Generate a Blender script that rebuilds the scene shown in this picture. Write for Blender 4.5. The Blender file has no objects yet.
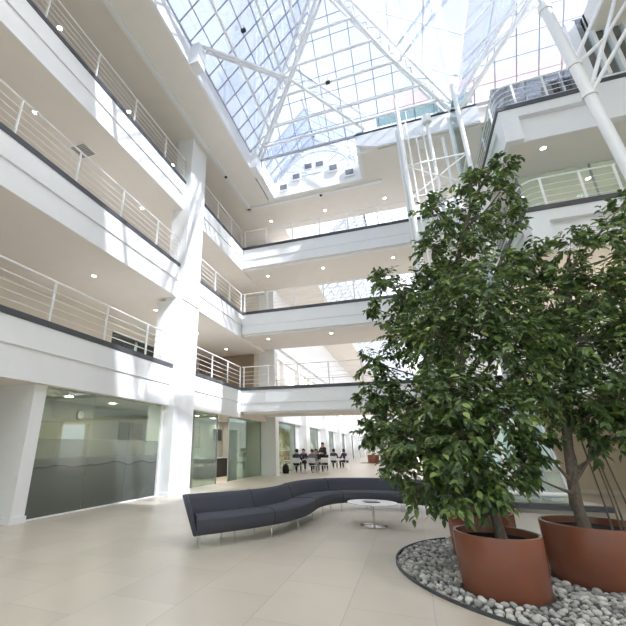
import bpy, bmesh, math, random
import numpy as np
from mathutils import Vector, Matrix
random.seed(7)
rng = np.random.default_rng(11)
PI = math.pi
SC = bpy.context.scene
COL = SC.collection

# ---------------------------------------------------------------- camera
cd = bpy.data.cameras.new('camera')
cam = bpy.data.objects.new('camera', cd)
COL.objects.link(cam)
M3 = Matrix(((0.93087826, 0.12185482, 0.3444083),
             (0.36526565, -0.32806831, -0.87117862),
             (0.00683214, 0.93676176, -0.34990104)))
cam.matrix_world = Matrix.Translation((0, 0, 1.5)) @ M3.to_4x4()
cd.sensor_width = 36.0
cd.lens = 395.245 * 36 / 626
cd.shift_x = (313 - 247.28) / 626
cd.shift_y = -(313 - 298.16) / 626
cd.clip_end = 400
SC.camera = cam

# ---------------------------------------------------------------- world, sun, exposure
W = bpy.data.worlds.new('sky')
SC.world = W
W.use_nodes = True
wn = W.node_tree
for n in list(wn.nodes):
    wn.nodes.remove(n)
wo = wn.nodes.new('ShaderNodeOutputWorld')
wb = wn.nodes.new('ShaderNodeBackground')
tc = wn.nodes.new('ShaderNodeTexCoord')
nz = wn.nodes.new('ShaderNodeTexNoise')
nz.inputs['Scale'].default_value = 2.2
nz.inputs['Detail'].default_value = 5
cr = wn.nodes.new('ShaderNodeValToRGB')
cr.color_ramp.elements[0].position = 0.38
cr.color_ramp.elements[0].color = (0.76, 0.82, 1.0, 1)
cr.color_ramp.elements[1].position = 0.62
cr.color_ramp.elements[1].color = (0.93, 0.955, 1.0, 1)
wn.links.new(tc.outputs['Generated'], nz.inputs['Vector'])
wn.links.new(nz.outputs['Fac'], cr.inputs['Fac'])
wn.links.new(cr.outputs['Color'], wb.inputs['Color'])
wb.inputs['Strength'].default_value = 0.66
wn.links.new(wb.outputs['Background'], wo.inputs['Surface'])

sd = bpy.data.lights.new('sun', 'SUN')
sun = bpy.data.objects.new('sun', sd)
COL.objects.link(sun)
sd.energy = 6.5
sd.angle = math.radians(1.2)
sd.color = (1.0, 0.96, 0.90)
el, az = math.radians(46), math.radians(-19)
sdir = Vector((math.cos(el) * math.cos(az), math.cos(el) * math.sin(az), math.sin(el)))
sun.rotation_euler = sdir.to_track_quat('Z', 'Y').to_euler()
sun.location = (6, 4, 30)

SC.view_settings.view_transform = 'Standard'
SC.view_settings.look = 'None'
SC.view_settings.exposure = 1.14
SC.view_settings.gamma = 1.0
SC.view_settings.use_curve_mapping = False
try:
    SC.cycles.max_bounces = 14
    SC.cycles.diffuse_bounces = 7
    SC.cycles.transparent_max_bounces = 32
    SC.cycles.sample_clamp_indirect = 6
except Exception:
    pass

# ---------------------------------------------------------------- materials
def mat(name, col, rough=0.6, metal=0.0, noise=0.0, scale=6.0, bump=0.0, spec=0.5):
    m = bpy.data.materials.new(name)
    m.use_nodes = True
    nt = m.node_tree
    b = nt.nodes['Principled BSDF']
    b.inputs['Roughness'].default_value = rough
    b.inputs['Metallic'].default_value = metal
    b.inputs['Specular IOR Level'].default_value = spec
    c = (*col, 1)
    b.inputs['Base Color'].default_value = c
    t = nt.nodes.new('ShaderNodeTexCoord')
    n = nt.nodes.new('ShaderNodeTexNoise')
    n.inputs['Scale'].default_value = scale
    n.inputs['Detail'].default_value = 4
    nt.links.new(t.outputs['Object'], n.inputs['Vector'])
    r = nt.nodes.new('ShaderNodeValToRGB')
    k = noise if noise else 0.015
    r.color_ramp.elements[0].position = 0.3
    r.color_ramp.elements[1].position = 0.7
    r.color_ramp.elements[0].color = tuple(max(0, x * (1 - k)) for x in col) + (1,)
    r.color_ramp.elements[1].color = tuple(min(1, x * (1 + k)) for x in col) + (1,)
    nt.links.new(n.outputs['Fac'], r.inputs['Fac'])
    nt.links.new(r.outputs['Color'], b.inputs['Base Color'])
    if bump:
        bp = nt.nodes.new('ShaderNodeBump')
        bp.inputs['Strength'].default_value = bump
        bp.inputs['Distance'].default_value = 0.01
        nt.links.new(n.outputs['Fac'], bp.inputs['Height'])
        nt.links.new(bp.outputs['Normal'], b.inputs['Normal'])
    return m

def emis(name, col, s):
    m = bpy.data.materials.new(name)
    m.use_nodes = True
    b = m.node_tree.nodes['Principled BSDF']
    b.inputs['Base Color'].default_value = (*col, 1)
    b.inputs['Emission Color'].default_value = (*col, 1)
    b.inputs['Emission Strength'].default_value = s
    return m

def glass(name, tint, refl=0.9, base=0.05, rough=0.0, haze=0.0):
    m = bpy.data.materials.new(name)
    m.use_nodes = True
    nt = m.node_tree
    for n in list(nt.nodes):
        nt.nodes.remove(n)
    out = nt.nodes.new('ShaderNodeOutputMaterial')
    tr = nt.nodes.new('ShaderNodeBsdfTransparent')
    tr.inputs['Color'].default_value = (*tint, 1)
    gl = nt.nodes.new('ShaderNodeBsdfGlossy')
    gl.inputs['Roughness'].default_value = rough
    gl.inputs['Color'].default_value = (0.95, 0.98, 1, 1)
    lw = nt.nodes.new('ShaderNodeFresnel')
    lw.inputs['IOR'].default_value = 1.5
    mm = nt.nodes.new('ShaderNodeMath')
    mm.operation = 'MULTIPLY_ADD'
    mm.inputs[1].default_value = refl
    mm.inputs[2].default_value = base
    nt.links.new(lw.outputs['Fac'], mm.inputs[0])
    mx = nt.nodes.new('ShaderNodeMixShader')
    nt.links.new(mm.outputs[0], mx.inputs['Fac'])
    first = tr
    if haze:
        tl = nt.nodes.new('ShaderNodeBsdfTranslucent')
        tl.inputs['Color'].default_value = (0.9, 0.92, 0.95, 1)
        m2 = nt.nodes.new('ShaderNodeMixShader')
        m2.inputs['Fac'].default_value = haze
        nt.links.new(tr.outputs[0], m2.inputs[1])
        nt.links.new(tl.outputs[0], m2.inputs[2])
        first = m2
    nt.links.new(first.outputs[0], mx.inputs[1])
    nt.links.new(gl.outputs[0], mx.inputs[2])
    nt.links.new(mx.outputs[0], out.inputs['Surface'])
    return m

def frosted(name):
    """clear office glass with an etched band from the floor to 1.62 m and a dark ripple motif"""
    m = glass(name, (0.74, 0.79, 0.73), 0.55, 0.03)
    nt = m.node_tree
    out = [n for n in nt.nodes if n.type == 'OUTPUT_MATERIAL'][0]
    clear = [n for n in nt.nodes if n.type == 'MIX_SHADER'][0]
    tc = nt.nodes.new('ShaderNodeTexCoord')
    sp = nt.nodes.new('ShaderNodeSeparateXYZ')
    nt.links.new(tc.outputs['Object'], sp.inputs[0])
    nz = nt.nodes.new('ShaderNodeTexNoise')
    nz.inputs['Scale'].default_value = 0.9
    nz.inputs['Detail'].default_value = 5
    nt.links.new(tc.outputs['Object'], nz.inputs['Vector'])
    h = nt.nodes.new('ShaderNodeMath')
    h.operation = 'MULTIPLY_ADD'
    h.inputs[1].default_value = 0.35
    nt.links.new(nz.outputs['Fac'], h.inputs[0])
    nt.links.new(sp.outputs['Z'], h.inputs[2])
    ra = nt.nodes.new('ShaderNodeValToRGB')
    e = ra.color_ramp.elements
    mr = nt.nodes.new('ShaderNodeMapRange')
    mr.inputs['From Max'].default_value = 2.0
    nt.links.new(sp.outputs['Z'], mr.inputs['Value'])
    nt.links.new(mr.outputs[0], ra.inputs['Fac'])
    ra.color_ramp.interpolation = 'CONSTANT'
    e[0].position = 0.0
    e[0].color = (0.72, 0.72, 0.72, 1)
    e[1].position = 0.81
    e[1].color = (0, 0, 0, 1)
    x = e.new(0.6)
    x.color = (0.40, 0.40, 0.40, 1)
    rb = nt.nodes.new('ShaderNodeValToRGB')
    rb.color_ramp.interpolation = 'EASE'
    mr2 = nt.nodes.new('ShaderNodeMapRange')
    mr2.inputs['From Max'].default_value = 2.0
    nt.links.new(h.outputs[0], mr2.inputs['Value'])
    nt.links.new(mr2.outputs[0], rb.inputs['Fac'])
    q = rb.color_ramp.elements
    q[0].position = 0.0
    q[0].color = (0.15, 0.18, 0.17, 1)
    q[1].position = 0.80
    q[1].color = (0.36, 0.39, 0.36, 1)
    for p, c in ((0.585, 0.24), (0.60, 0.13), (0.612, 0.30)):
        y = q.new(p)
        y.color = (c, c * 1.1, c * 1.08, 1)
    df = nt.nodes.new('ShaderNodeBsdfDiffuse')
    tl = nt.nodes.new('ShaderNodeBsdfTranslucent')
    nt.links.new(rb.outputs['Color'], df.inputs['Color'])
    nt.links.new(rb.outputs['Color'], tl.inputs['Color'])
    a = nt.nodes.new('ShaderNodeMixShader')
    a.inputs['Fac'].default_value = 0.7
    nt.links.new(df.outputs[0], a.inputs[1])
    nt.links.new(tl.outputs[0], a.inputs[2])
    g = nt.nodes.new('ShaderNodeBsdfGlossy')
    g.inputs['Roughness'].default_value = 0.12
    b = nt.nodes.new('ShaderNodeMixShader')
    b.inputs['Fac'].default_value = 0.08
    nt.links.new(a.outputs[0], b.inputs[1])
    nt.links.new(g.outputs[0], b.inputs[2])
    mx = nt.nodes.new('ShaderNodeMixShader')
    nt.links.new(ra.outputs['Color'], mx.inputs['Fac'])
    nt.links.new(clear.outputs[0], mx.inputs[1])
    nt.links.new(b.outputs[0], mx.inputs[2])
    nt.links.new(mx.outputs[0], out.inputs['Surface'])
    return m

def tiles(name):
    m = bpy.data.materials.new(name)
    m.use_nodes = True
    nt = m.node_tree
    b = nt.nodes['Principled BSDF']
    t = nt.nodes.new('ShaderNodeTexCoord')
    mp = nt.nodes.new('ShaderNodeMapping')
    mp.inputs['Rotation'].default_value = (0, 0, PI / 2)
    nt.links.new(t.outputs['Object'], mp.inputs['Vector'])
    br = nt.nodes.new('ShaderNodeTexBrick')
    br.inputs['Scale'].default_value = 1.0
    br.inputs['Brick Width'].default_value = 1.2
    br.inputs['Row Height'].default_value = 0.8
    br.inputs['Mortar Size'].default_value = 0.004
    br.inputs['Mortar Smooth'].default_value = 0.3
    br.inputs['Color1'].default_value = (0.66, 0.59, 0.495, 1)
    br.inputs['Color2'].default_value = (0.61, 0.54, 0.45, 1)
    br.inputs['Mortar'].default_value = (0.43, 0.40, 0.35, 1)
    nt.links.new(mp.outputs[0], br.inputs['Vector'])
    n = nt.nodes.new('ShaderNodeTexNoise')
    n.inputs['Scale'].default_value = 1.1
    n.inputs['Detail'].default_value = 6
    nt.links.new(t.outputs['Object'], n.inputs['Vector'])
    r = nt.nodes.new('ShaderNodeValToRGB')
    r.color_ramp.elements[0].color = (0.86, 0.85, 0.83, 1)
    r.color_ramp.elements[1].color = (1.06, 1.06, 1.06, 1)
    nt.links.new(n.outputs['Fac'], r.inputs['Fac'])
    mx = nt.nodes.new('ShaderNodeMix')
    mx.data_type = 'RGBA'
    mx.blend_type = 'MULTIPLY'
    mx.inputs[0].default_value = 1
    nt.links.new(br.outputs['Color'], mx.inputs[6])
    nt.links.new(r.outputs['Color'], mx.inputs[7])
    nt.links.new(mx.outputs[2], b.inputs['Base Color'])
    b.inputs['Roughness'].default_value = 0.34
    b.inputs['Specular IOR Level'].default_value = 0.45
    return m

def rnd_mat(name, stops, rough, island, trans=0.0):
    """colour picked at random per leaf or per pebble"""
    m = bpy.data.materials.new(name)
    m.use_nodes = True
    nt = m.node_tree
    b = nt.nodes['Principled BSDF']
    if island:
        g = nt.nodes.new('ShaderNodeNewGeometry')
        o = g.outputs['Random Per Island']
    else:
        g = nt.nodes.new('ShaderNodeObjectInfo')
        o = g.outputs['Random']
    r = nt.nodes.new('ShaderNodeValToRGB')
    r.color_ramp.elements[0].color = (*stops[0][1], 1)
    r.color_ramp.elements[0].position = stops[0][0]
    r.color_ramp.elements[1].color = (*stops[-1][1], 1)
    r.color_ramp.elements[1].position = stops[-1][0]
    for p, c in stops[1:-1]:
        e = r.color_ramp.elements.new(p)
        e.color = (*c, 1)
    nt.links.new(o, r.inputs['Fac'])
    nt.links.new(r.outputs['Color'], b.inputs['Base Color'])
    b.inputs['Roughness'].default_value = rough
    if trans:
        out = [n for n in nt.nodes if n.type == 'OUTPUT_MATERIAL'][0]
        tl = nt.nodes.new('ShaderNodeBsdfTranslucent')
        nt.links.new(r.outputs['Color'], tl.inputs['Color'])
        mx = nt.nodes.new('ShaderNodeMixShader')
        mx.inputs['Fac'].default_value = trans
        nt.links.new(b.outputs[0], mx.inputs[1])
        nt.links.new(tl.outputs[0], mx.inputs[2])
        nt.links.new(mx.outputs[0], out.inputs['Surface'])
    return m

WHITE = mat('white_plaster', (0.88, 0.88, 0.885), 0.55, noise=0.012, scale=3)
SOFF = mat('warm_white_ceiling', (0.86, 0.815, 0.755), 0.8, noise=0.015, scale=2)
CREAM = mat('cream_wall', (0.76, 0.70, 0.61), 0.8, noise=0.02, scale=2)
WARM = mat('warm_beige_wall', (0.70, 0.60, 0.46), 0.7, noise=0.04, scale=1.5)
STEEL = mat('white_painted_steel', (0.90, 0.90, 0.89), 0.35)
BAND = mat('dark_grey_edge', (0.075, 0.078, 0.088), 0.5)
GABLE = mat('pale_grey_gable_frame', (0.62, 0.64, 0.67), 0.5)
ALU = mat('grey_glazing_bar', (0.40, 0.42, 0.46), 0.4, metal=0.1)
CHROME = mat('polished_steel', (0.75, 0.75, 0.76), 0.15, metal=1.0)
FLOOR = tiles('stone_floor_tiles')
ROOFG = glass('roof_glass', (0.86, 0.90, 0.98), 0.5, 0.02, haze=0.06)
HAZYG = glass('hazy_roof_glass', (0.80, 0.84, 0.90), 0.4, 0.02, haze=0.45)
CLEARG = glass('clear_greenish_glass', (0.80, 0.90, 0.86), 0.9, 0.05)
GREENG = glass('green_screen_glass', (0.78, 0.87, 0.84), 0.9, 0.25)
OFFG = glass('office_glass', (0.72, 0.81, 0.75), 0.55, 0.04)
FROST = frosted('etched_office_glass')
SOFA = mat('charcoal_fabric', (0.064, 0.068, 0.086), 0.85, noise=0.12, scale=90, bump=0.15)
SEAM = mat('dark_seam', (0.03, 0.032, 0.04), 0.9)
TABLET = mat('white_laminate', (0.80, 0.80, 0.81), 0.25)
POTM = mat('glazed_terracotta', (0.30, 0.105, 0.062), 0.22, noise=0.07, scale=4)
SOIL = mat('dark_soil', (0.018, 0.012, 0.009), 0.95, noise=0.5, scale=40, bump=0.8)
BARK = mat('grey_brown_bark', (0.20, 0.155, 0.12), 0.85, noise=0.25, scale=25, bump=0.5)
DARKT = mat('dark_trousers', (0.02, 0.022, 0.03), 0.8)
SKIN = mat('skin', (0.55, 0.34, 0.25), 0.55)
LEAF = rnd_mat('ficus_leaf', [(0.0, (0.070, 0.112, 0.046)), (0.5, (0.128, 0.198, 0.068)),
                              (0.82, (0.21, 0.31, 0.08)), (1.0, (0.38, 0.48, 0.13))], 0.42, True, 0.30)
STONES = [(0.0, (0.24, 0.235, 0.23)), (0.3, (0.40, 0.385, 0.36)), (0.65, (0.56, 0.535, 0.49)), (1.0, (0.78, 0.75, 0.70))]
PEB_I = rnd_mat('pebble_stone', STONES, 0.6, False)
PEB_S = rnd_mat('pebble_bed_stone', STONES, 0.6, True)
DISC = emis('lit_lamp_disc', (1.0, 0.93, 0.80), 14)
DARK = mat('near_black', (0.02, 0.02, 0.022), 0.5)
WOOD = mat('brown_door_wood', (0.34, 0.20, 0.10), 0.5, noise=0.15, scale=8)
GREYW = mat('office_wall_grey', (0.46, 0.45, 0.41), 0.8)
SCREEN = mat('dark_screen', (0.02, 0.02, 0.025), 0.15)

# ---------------------------------------------------------------- mesh builder
class MB:
    def __init__(s):
        s.v = []
        s.f = []
        s.smooth = False
    def add(s, vs, fs):
        o = len(s.v)
        s.v += [tuple(x) for x in vs]
        s.f += [tuple(i + o for i in f) for f in fs]
        return s
    def box(s, x0, x1, y0, y1, z0, z1):
        vs = [(x, y, z) for x in (x0, x1) for y in (y0, y1) for z in (z0, z1)]
        return s.add(vs, [(0, 1, 3, 2), (4, 6, 7, 5), (0, 4, 5, 1), (2, 3, 7, 6), (0, 2, 6, 4), (1, 5, 7, 3)])
    def bar(s, a, b, w, h, up=(0, 0, 1)):
        a, b = Vector(a), Vector(b)
        d = (b - a).normalized()
        u = Vector(up)
        if abs(d.dot(u)) > 0.99:
            u = Vector((0, 1, 0))
        r = d.cross(u).normalized()
        u = r.cross(d).normalized()
        vs = [p + r * (i * w / 2) + u * (j * h / 2) for p in (a, b) for i, j in ((-1, -1), (1, -1), (1, 1), (-1, 1))]
        return s.add(vs, [(0, 1, 2, 3), (7, 6, 5, 4), (0, 4, 5, 1), (1, 5, 6, 2), (2, 6, 7, 3), (3, 7, 4, 0)])
    def tube(s, pts, r, n=8, caps=True):
        pts = [Vector(p) for p in pts]
        rs = r if isinstance(r, (list, tuple)) else [r] * len(pts)
        vs = []
        prev = None
        for i, p in enumerate(pts):
            d = (pts[min(i + 1, len(pts) - 1)] - pts[max(i - 1, 0)])
            d = d.normalized() if d.length > 1e-9 else Vector((0, 0, 1))
            if prev is None:
                u = Vector((0, 0, 1)) if abs(d.z) < 0.9 else Vector((1, 0, 0))
            else:
                u = prev
            a = (u - d * u.dot(d)).normalized()
            prev = a
            b = d.cross(a)
            for k in range(n):
                t = 2 * PI * k / n
                vs.append(p + (a * math.cos(t) + b * math.sin(t)) * rs[i])
        fs = []
        for i in range(len(pts) - 1):
            for k in range(n):
                k2 = (k + 1) % n
                fs.append((i * n + k, i * n + k2, (i + 1) * n + k2, (i + 1) * n + k))
        if caps:
            fs.append(tuple(range(n))[::-1])
            fs.append(tuple((len(pts) - 1) * n + k for k in range(n)))
        s.smooth = True
        return s.add(vs, fs)
    def lathe(s, prof, c=(0, 0, 0), n=32, close=False):
        vs = []
        for r, z in prof:
            for k in range(n):
                t = 2 * PI * k / n
                vs.append((c[0] + r * math.cos(t), c[1] + r * math.sin(t), c[2] + z))
        fs = []
        m = len(prof)
        for i in range(m - 1 if not close else m):
            j = (i + 1) % m
            for k in range(n):
                k2 = (k + 1) % n
                fs.append((i * n + k, i * n + k2, j * n + k2, j * n + k))
        if not close:
            fs.append(tuple(range(n))[::-1])
            fs.append(tuple((m - 1) * n + k for k in range(n)))
        s.smooth = True
        return s.add(vs, fs)
    def prism(s, poly, z0, z1):
        n = len(poly)
        vs = [(x, y, z0) for x, y in poly] + [(x, y, z1) for x, y in poly]
        fs = [tuple(range(n))[::-1], tuple(range(n, 2 * n))]
        for i in range(n):
            j = (i + 1) % n
            fs.append((i, j, n + j, n + i))
        return s.add(vs, fs)
    def slabquad(s, p, t):
        """a quad panel of thickness t"""
        p = [Vector(q) for q in p]
        nrm = (p[1] - p[0]).cross(p[-1] - p[0]).normalized() * t
        n = len(p)
        vs = p + [q + nrm for q in p]
        fs = [tuple(range(n))[::-1], tuple(range(n, 2 * n))]
        for i in range(n):
            j = (i + 1) % n
            fs.append((i, j, n + j, n + i))
        return s.add(vs, fs)
    def build(s, name, m, parent=None, bevel=0.0, smooth=None, seg=2):
        me = bpy.data.meshes.new(name)
        me.from_pydata(s.v, [], s.f)
        me.update()
        bm = bmesh.new()
        bm.from_mesh(me)
        bmesh.ops.recalc_face_normals(bm, faces=bm.faces)
        bm.to_mesh(me)
        bm.free()
        me.materials.append(m)
        sm = s.smooth if smooth is None else smooth
        if sm:
            for p in me.polygons:
                p.use_smooth = True
            try:
                me.set_sharp_from_angle(angle=math.radians(40))
            except Exception:
                pass
        o = bpy.data.objects.new(name, me)
        COL.objects.link(o)
        if parent:
            o.parent = parent
            o.location = -Vector(parent.location) if parent.get('world_parts') else (0, 0, 0)
        if bevel:
            b = o.modifiers.new('bevel', 'BEVEL')
            b.width = bevel
            b.segments = seg
            b.limit_method = 'ANGLE'
        return o

def struct(name, mb, m, bevel=0.0):
    o = mb.build(name, m, None, bevel)
    o['kind'] = 'structure'
    return o

def tag(o, label, cat, group=None, kind=None):
    if label: o['label'] = label
    if cat: o['category'] = cat
    if group: o['group'] = group
    if kind: o['kind'] = kind
    return o

def thing(name, label, cat, loc=(0, 0, 0), rz=0.0, group=None, wp=False):
    o = bpy.data.objects.new(name, None)
    o.empty_display_size = 0.1
    COL.objects.link(o)
    o.location = loc
    o.rotation_euler = (0, 0, rz)
    if wp:
        o['world_parts'] = 1
    return tag(o, label, cat, group)

def dup(root, loc, rz=0.0, label=None, scale=None):
    r = root.copy()
    COL.objects.link(r)
    r.location = loc
    r.rotation_euler = (0, 0, rz)
    if label: r['label'] = label
    if scale: r.scale = scale
    for ch in list(root.children):
        c = ch.copy()
        COL.objects.link(c)
        c.parent = r
        for g in list(ch.children):
            d = g.copy()
            COL.objects.link(d)
            d.parent = c
    return r

# ================================================================= STRUCTURE
FL = (4.0, 7.85, 11.6)          # floor levels
SB = (2.76, 6.65, 10.42)        # underside of the left galleries
BB = (3.03, 6.85, 10.55)        # underside of the bridges
TOP = 14.0                      # ceiling of the top galleries
EAVE = 14.8                     # foot of the glass roof

struct('floor', MB().box(-13, 16, -7, 80, -0.3, 0.0), FLOOR)
sl = ('first', 'second', 'third')
for k in range(3):
    struct('floor', MB().box(-12, -7.5, -7, 22, SB[k], FL[k] + 0.02), SOFF if k else SOFF)
    # facing of the slab edge: proud upper strip, stepped lower strip
    struct('trim_%d' % (k + 1), MB().box(-7.5, -7.42, -7, 18.1, FL[k] - 0.56, FL[k] + 0.0)
           .box(-7.5, -7.46, -7, 18.1, SB[k], FL[k] - 0.56), WHITE)
    struct('trim_%d' % (k + 4), MB().box(-7.52, -7.40, -7, 11.77, FL[k], FL[k] + 0.14)
           .box(-7.52, -7.40, 13.08, 18.16, FL[k], FL[k] + 0.14), BAND)
    # bridge across the atrium
    struct('floor', MB().box(-7.5, 4.0, 18.16, 21.9, BB[k], FL[k] + 0.02), SOFF)
    struct('trim_%d' % (k + 7), MB().box(-7.42, 4.0, 18.08, 18.16, FL[k] - 0.6, FL[k])
           .box(-7.42, 4.0, 18.12, 18.16, BB[k] - 0.02, FL[k] - 0.6)
           .box(-7.42, 4.0, 18.30, 18.45, BB[k] - 0.10, BB[k]), WHITE)
    struct('trim_%d' % (k + 10), MB().box(-7.40, 4.0, 18.04, 18.16, FL[k], FL[k] + 0.14), BAND)
    struct('trim_%d' % (k + 13), MB().box(-7.5, 4.0, 21.9, 21.96, BB[k], FL[k] + 0.1), WHITE)
# outer shell of left wing
struct('wall_left', MB().box(-12.2, -11.8, -7, 13.6, 0, TOP).box(-12.2, -11.8, 18.0, 80, 0, TOP)
       .box(-12.2, -11.8, 13.6, 18.0, 0, 4.1).box(-12.2, -11.8, 13.6, 18.0, 6.3, TOP), CREAM)
struct('wall_left_end', MB().box(-12, -7.9, 21.9, 22.1, 4, 14), CREAM)
struct('wall_south', MB().box(-12.2, 13, -7.3, -7, 0, 0.4).box(-12.2, 13, -7.3, -7, 13.2, 15)
       .box(-12.2, -11, -7.3, -7, 0, 15).box(12, 13, -7.3, -7, 0, 15)
       .box(-12.2, 13, -7.3, -7, 3.6, 4.1).box(-12.2, 13, -7.3, -7, 8.2, 8.7), WHITE)
wm = MB()
for i in range(12):
    wm.box(-10.9 + i * 2.05, -10.8 + i * 2.05, -7.2, -7.1, 0.4, 13.2)
w = struct('window_1', wm, STEEL)  # unseen south front, made all glass to let fill light in
MB().box(-11, 12, -7.16, -7.14, 0.4, 13.2).build('pane', CLEARG, w)
struct('wall_right', MB().box(12.6, 13, -7, 20, 0, 15), CREAM)

# top ceiling round the roof well
struct('ceiling_1', MB().box(-12, -5.7, -7, 22, TOP, EAVE), SOFF)
struct('ceiling_2', MB().box(-5.7, 13, 4.6, 5.3, TOP, EAVE).box(-5.7, 13, -7, -5.5, TOP, EAVE).box(11.5, 13, -5.5, 4.6, TOP, EAVE), SOFF)
m = MB()
for i in range(12):
    m.box(-5.7 + i * 1.56, -5.6 + i * 1.56, -5.5, 4.6, TOP + 0.3, TOP + 0.4)
for i in range(7):
    m.box(-5.7, 11.5, -5.5 + i * 1.67, -5.42 + i * 1.67, TOP + 0.32, TOP + 0.4)
w = struct('window_20', m, STEEL)  # unseen opal skylight, added to bring diffuse daylight indoors
MB().box(-5.7, 11.5, -5.5, 4.6, TOP + 0.40, TOP + 0.412).build('pane', glass('opal_glass', (1, 1, 1), 0.3, 0.02, haze=0.85), w)
w = struct('window_21', MB().box(-5.7, 13, 5.3, 5.36, EAVE, EAVE + 0.1).box(-5.7, 13, 6.14, 6.2, EAVE, EAVE + 0.1), STEEL)  # flat glazed strip added so sun reaches farther along the left galleries
MB().box(-5.7, 13, 5.36, 6.14, EAVE + 0.05, EAVE + 0.062).build('pane', ROOFG, w)
struct('ceiling_8', MB().box(6.9, 12.4, 5.3, 12.3, TOP, EAVE), SOFF)
struct('ceiling_3', MB().box(-5.7, 4.2, 17.4, 20.7, TOP, EAVE).box(-0.6, 4.2, 15.4, 17.4, TOP, EAVE), SOFF)
struct('ceiling_4', MB().box(4.2, 13, 15.3, 22, TOP, EAVE).box(12.4, 13, 6.2, 15.3, TOP, EAVE), SOFF)
struct('trim_16', MB().box(-7.02, -6.84, -7, 17.82, TOP - 0.09, TOP).box(-7.02, 0.2, 17.64, 17.82, TOP - 0.09, TOP), WHITE)
w = struct('window_22', MB().box(-5.7, 4.2, 20.7, 20.78, EAVE, EAVE + 0.1).box(-5.7, 4.2, 21.9, 22.0, EAVE, EAVE + 0.1)
           .box(-3.2, -3.14, 20.78, 21.9, EAVE, EAVE + 0.1).box(-0.7, -0.64, 20.78, 21.9, EAVE, EAVE + 0.1).box(1.8, 1.86, 20.78, 21.9, EAVE, EAVE + 0.1), STEEL)
MB().box(-5.7, 4.2, 20.78, 21.9, EAVE + 0.04, EAVE + 0.052).build('pane', ROOFG, w)
# bright upstand round the well with the bearing blocks of the trusses
struct('trim_17', MB().box(-5.7, -5.62, 6.2, 15.3, TOP - 0.05, EAVE + 0.15)
       .box(-5.7, -5.3, 8.6, 9.1, TOP - 0.02, EAVE + 0.1)
       .box(-5.7, -5.35, 14.5, 15.3, TOP - 0.02, EAVE + 0.1)
       .box(-5.62, -5.3, 15.3, 17.4, TOP - 0.02, EAVE + 0.2)
       .box(-5.3, -0.6, 17.25, 17.4, TOP - 0.03, EAVE + 0.1)
       .box(-0.75, -0.6, 15.3, 17.3, TOP - 0.02, EAVE + 0.2), WHITE)
# edge of the roof terrace behind the lift
struct('trim_18', MB().box(0.15, 4.2, 15.2, 15.32, TOP - 0.0, EAVE + 0.25)
       .add([(-0.75, 15.2, 14.35), (0.15, 15.2, 14.0), (0.15, 15.2, 15.05), (-0.75, 15.2, 15.05),
             (-0.75, 15.4, 14.35), (0.15, 15.4, 14.0), (0.15, 15.4, 15.05), (-0.75, 15.4, 15.05)],
            [(0, 1, 2, 3), (7, 6, 5, 4), (0, 4, 5, 1), (1, 5, 6, 2), (2, 6, 7, 3), (3, 7, 4, 0)]), WHITE)

# ---------------- right wing
for k in range(3):
    struct('floor', MB().box(4.0, 13, 12.3, 22, SB[k], FL[k] + 0.02), SOFF)
    # panelled facing: frame round a sunk field
    z0, z1 = SB[k] - 0.02, FL[k]
    m = MB()
    m.box(4.0, 13, 12.24, 12.3, z0, z1)
    m.box(3.94, 4.0, 12.24, 18.0, z0, z1)
    for (a, b) in ((4.0, 4.35), (6.3, 6.9), (9.0, 9.6)):
        m.box(a, b, 12.06, 12.24, z0, z1)
    m.box(4.35, 6.3, 12.06, 12.24, z1 - 0.34, z1)
    m.box(6.9, 9.0, 12.06, 12.24, z1 - 0.34, z1)
    m.box(3.94, 4.0, 12.06, 12.24, z0, z1)
    m.box(3.86, 3.94, 12.06, 12.7, z0, z1 - 0.28)
    m.box(3.86, 3.94, 12.06, 18.0, z1 - 0.28, z1)
    m.box(6.3, 13, 11.88, 12.06, z0 - 0.1, z1)
    struct('trim_%d' % (k + 19), m, WHITE)
    struct('trim_%d' % (k + 22), MB().box(3.82, 6.3, 12.02, 12.32, z1, z1 + 0.14).box(3.82, 4.02, 12.3, 18.0, z1, z1 + 0.14)
           .box(6.3, 13, 11.86, 12.0, z1, z1 + 0.14), BAND)
struct('wall_right_back', MB().box(4.0, 13, 18.9, 19.2, 0, 2.8), WARM)
struct('wall_right_upper', MB().box(4.0, 13, 18.9, 19.2, 2.8, 14), mat('grey_green_wall', (0.70, 0.73, 0.71), 0.7))
struct('baseboard_right', MB().box(4.0, 13, 18.86, 18.9, 0, 0.12), CREAM)

# ---------------- second atrium beyond the bridges
m = MB()
m.box(-7.9, -7.6, 22.0, 75, 2.7, 4.6)
m.box(-7.9, -7.6, 22.0, 75, 6.9, 12.0)
m.box(-7.9, -7.6, 22.0, 23.2, 4.6, 6.9)
for y in range(26, 75, 4):
    m.box(-7.9, -7.6, y, y + 0.5, 4.6, 6.9)
struct('wall_far_left', m, WHITE)
m = MB()
for i, y in enumerate((29.2, 36.7, 44.2, 51.7, 59.2, 66.7)):
    m.box(-7.7, -6.95, y, y + 1.1, 0, 4.3)
    m.box(-7.72, -7.5, y - 0.9, y, 0, 2.9)
m.box(-7.65, -7.3, 22.0, 75, 2.9, 4.3)
m.box(-7.62, -7.45, 22.0, 75, 7.6, 7.8)
struct('trim_25', m, WHITE)
struct('wall_far_right', MB().box(4.6, 4.9, 22, 75, 0, 4.2).box(4.6, 4.9, 22, 75, 5.4, 12), WHITE)
struct('wall_far_end', MB().box(-8, 5, 75, 75.3, 0, 12), WHITE)
struct('ceiling_5', MB().slabquad([(-7.9, 22, 11.6), (-4.9, 22, 12.2), (-4.9, 75, 12.2), (-7.9, 75, 11.6)], 0.2), SOFF)
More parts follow.
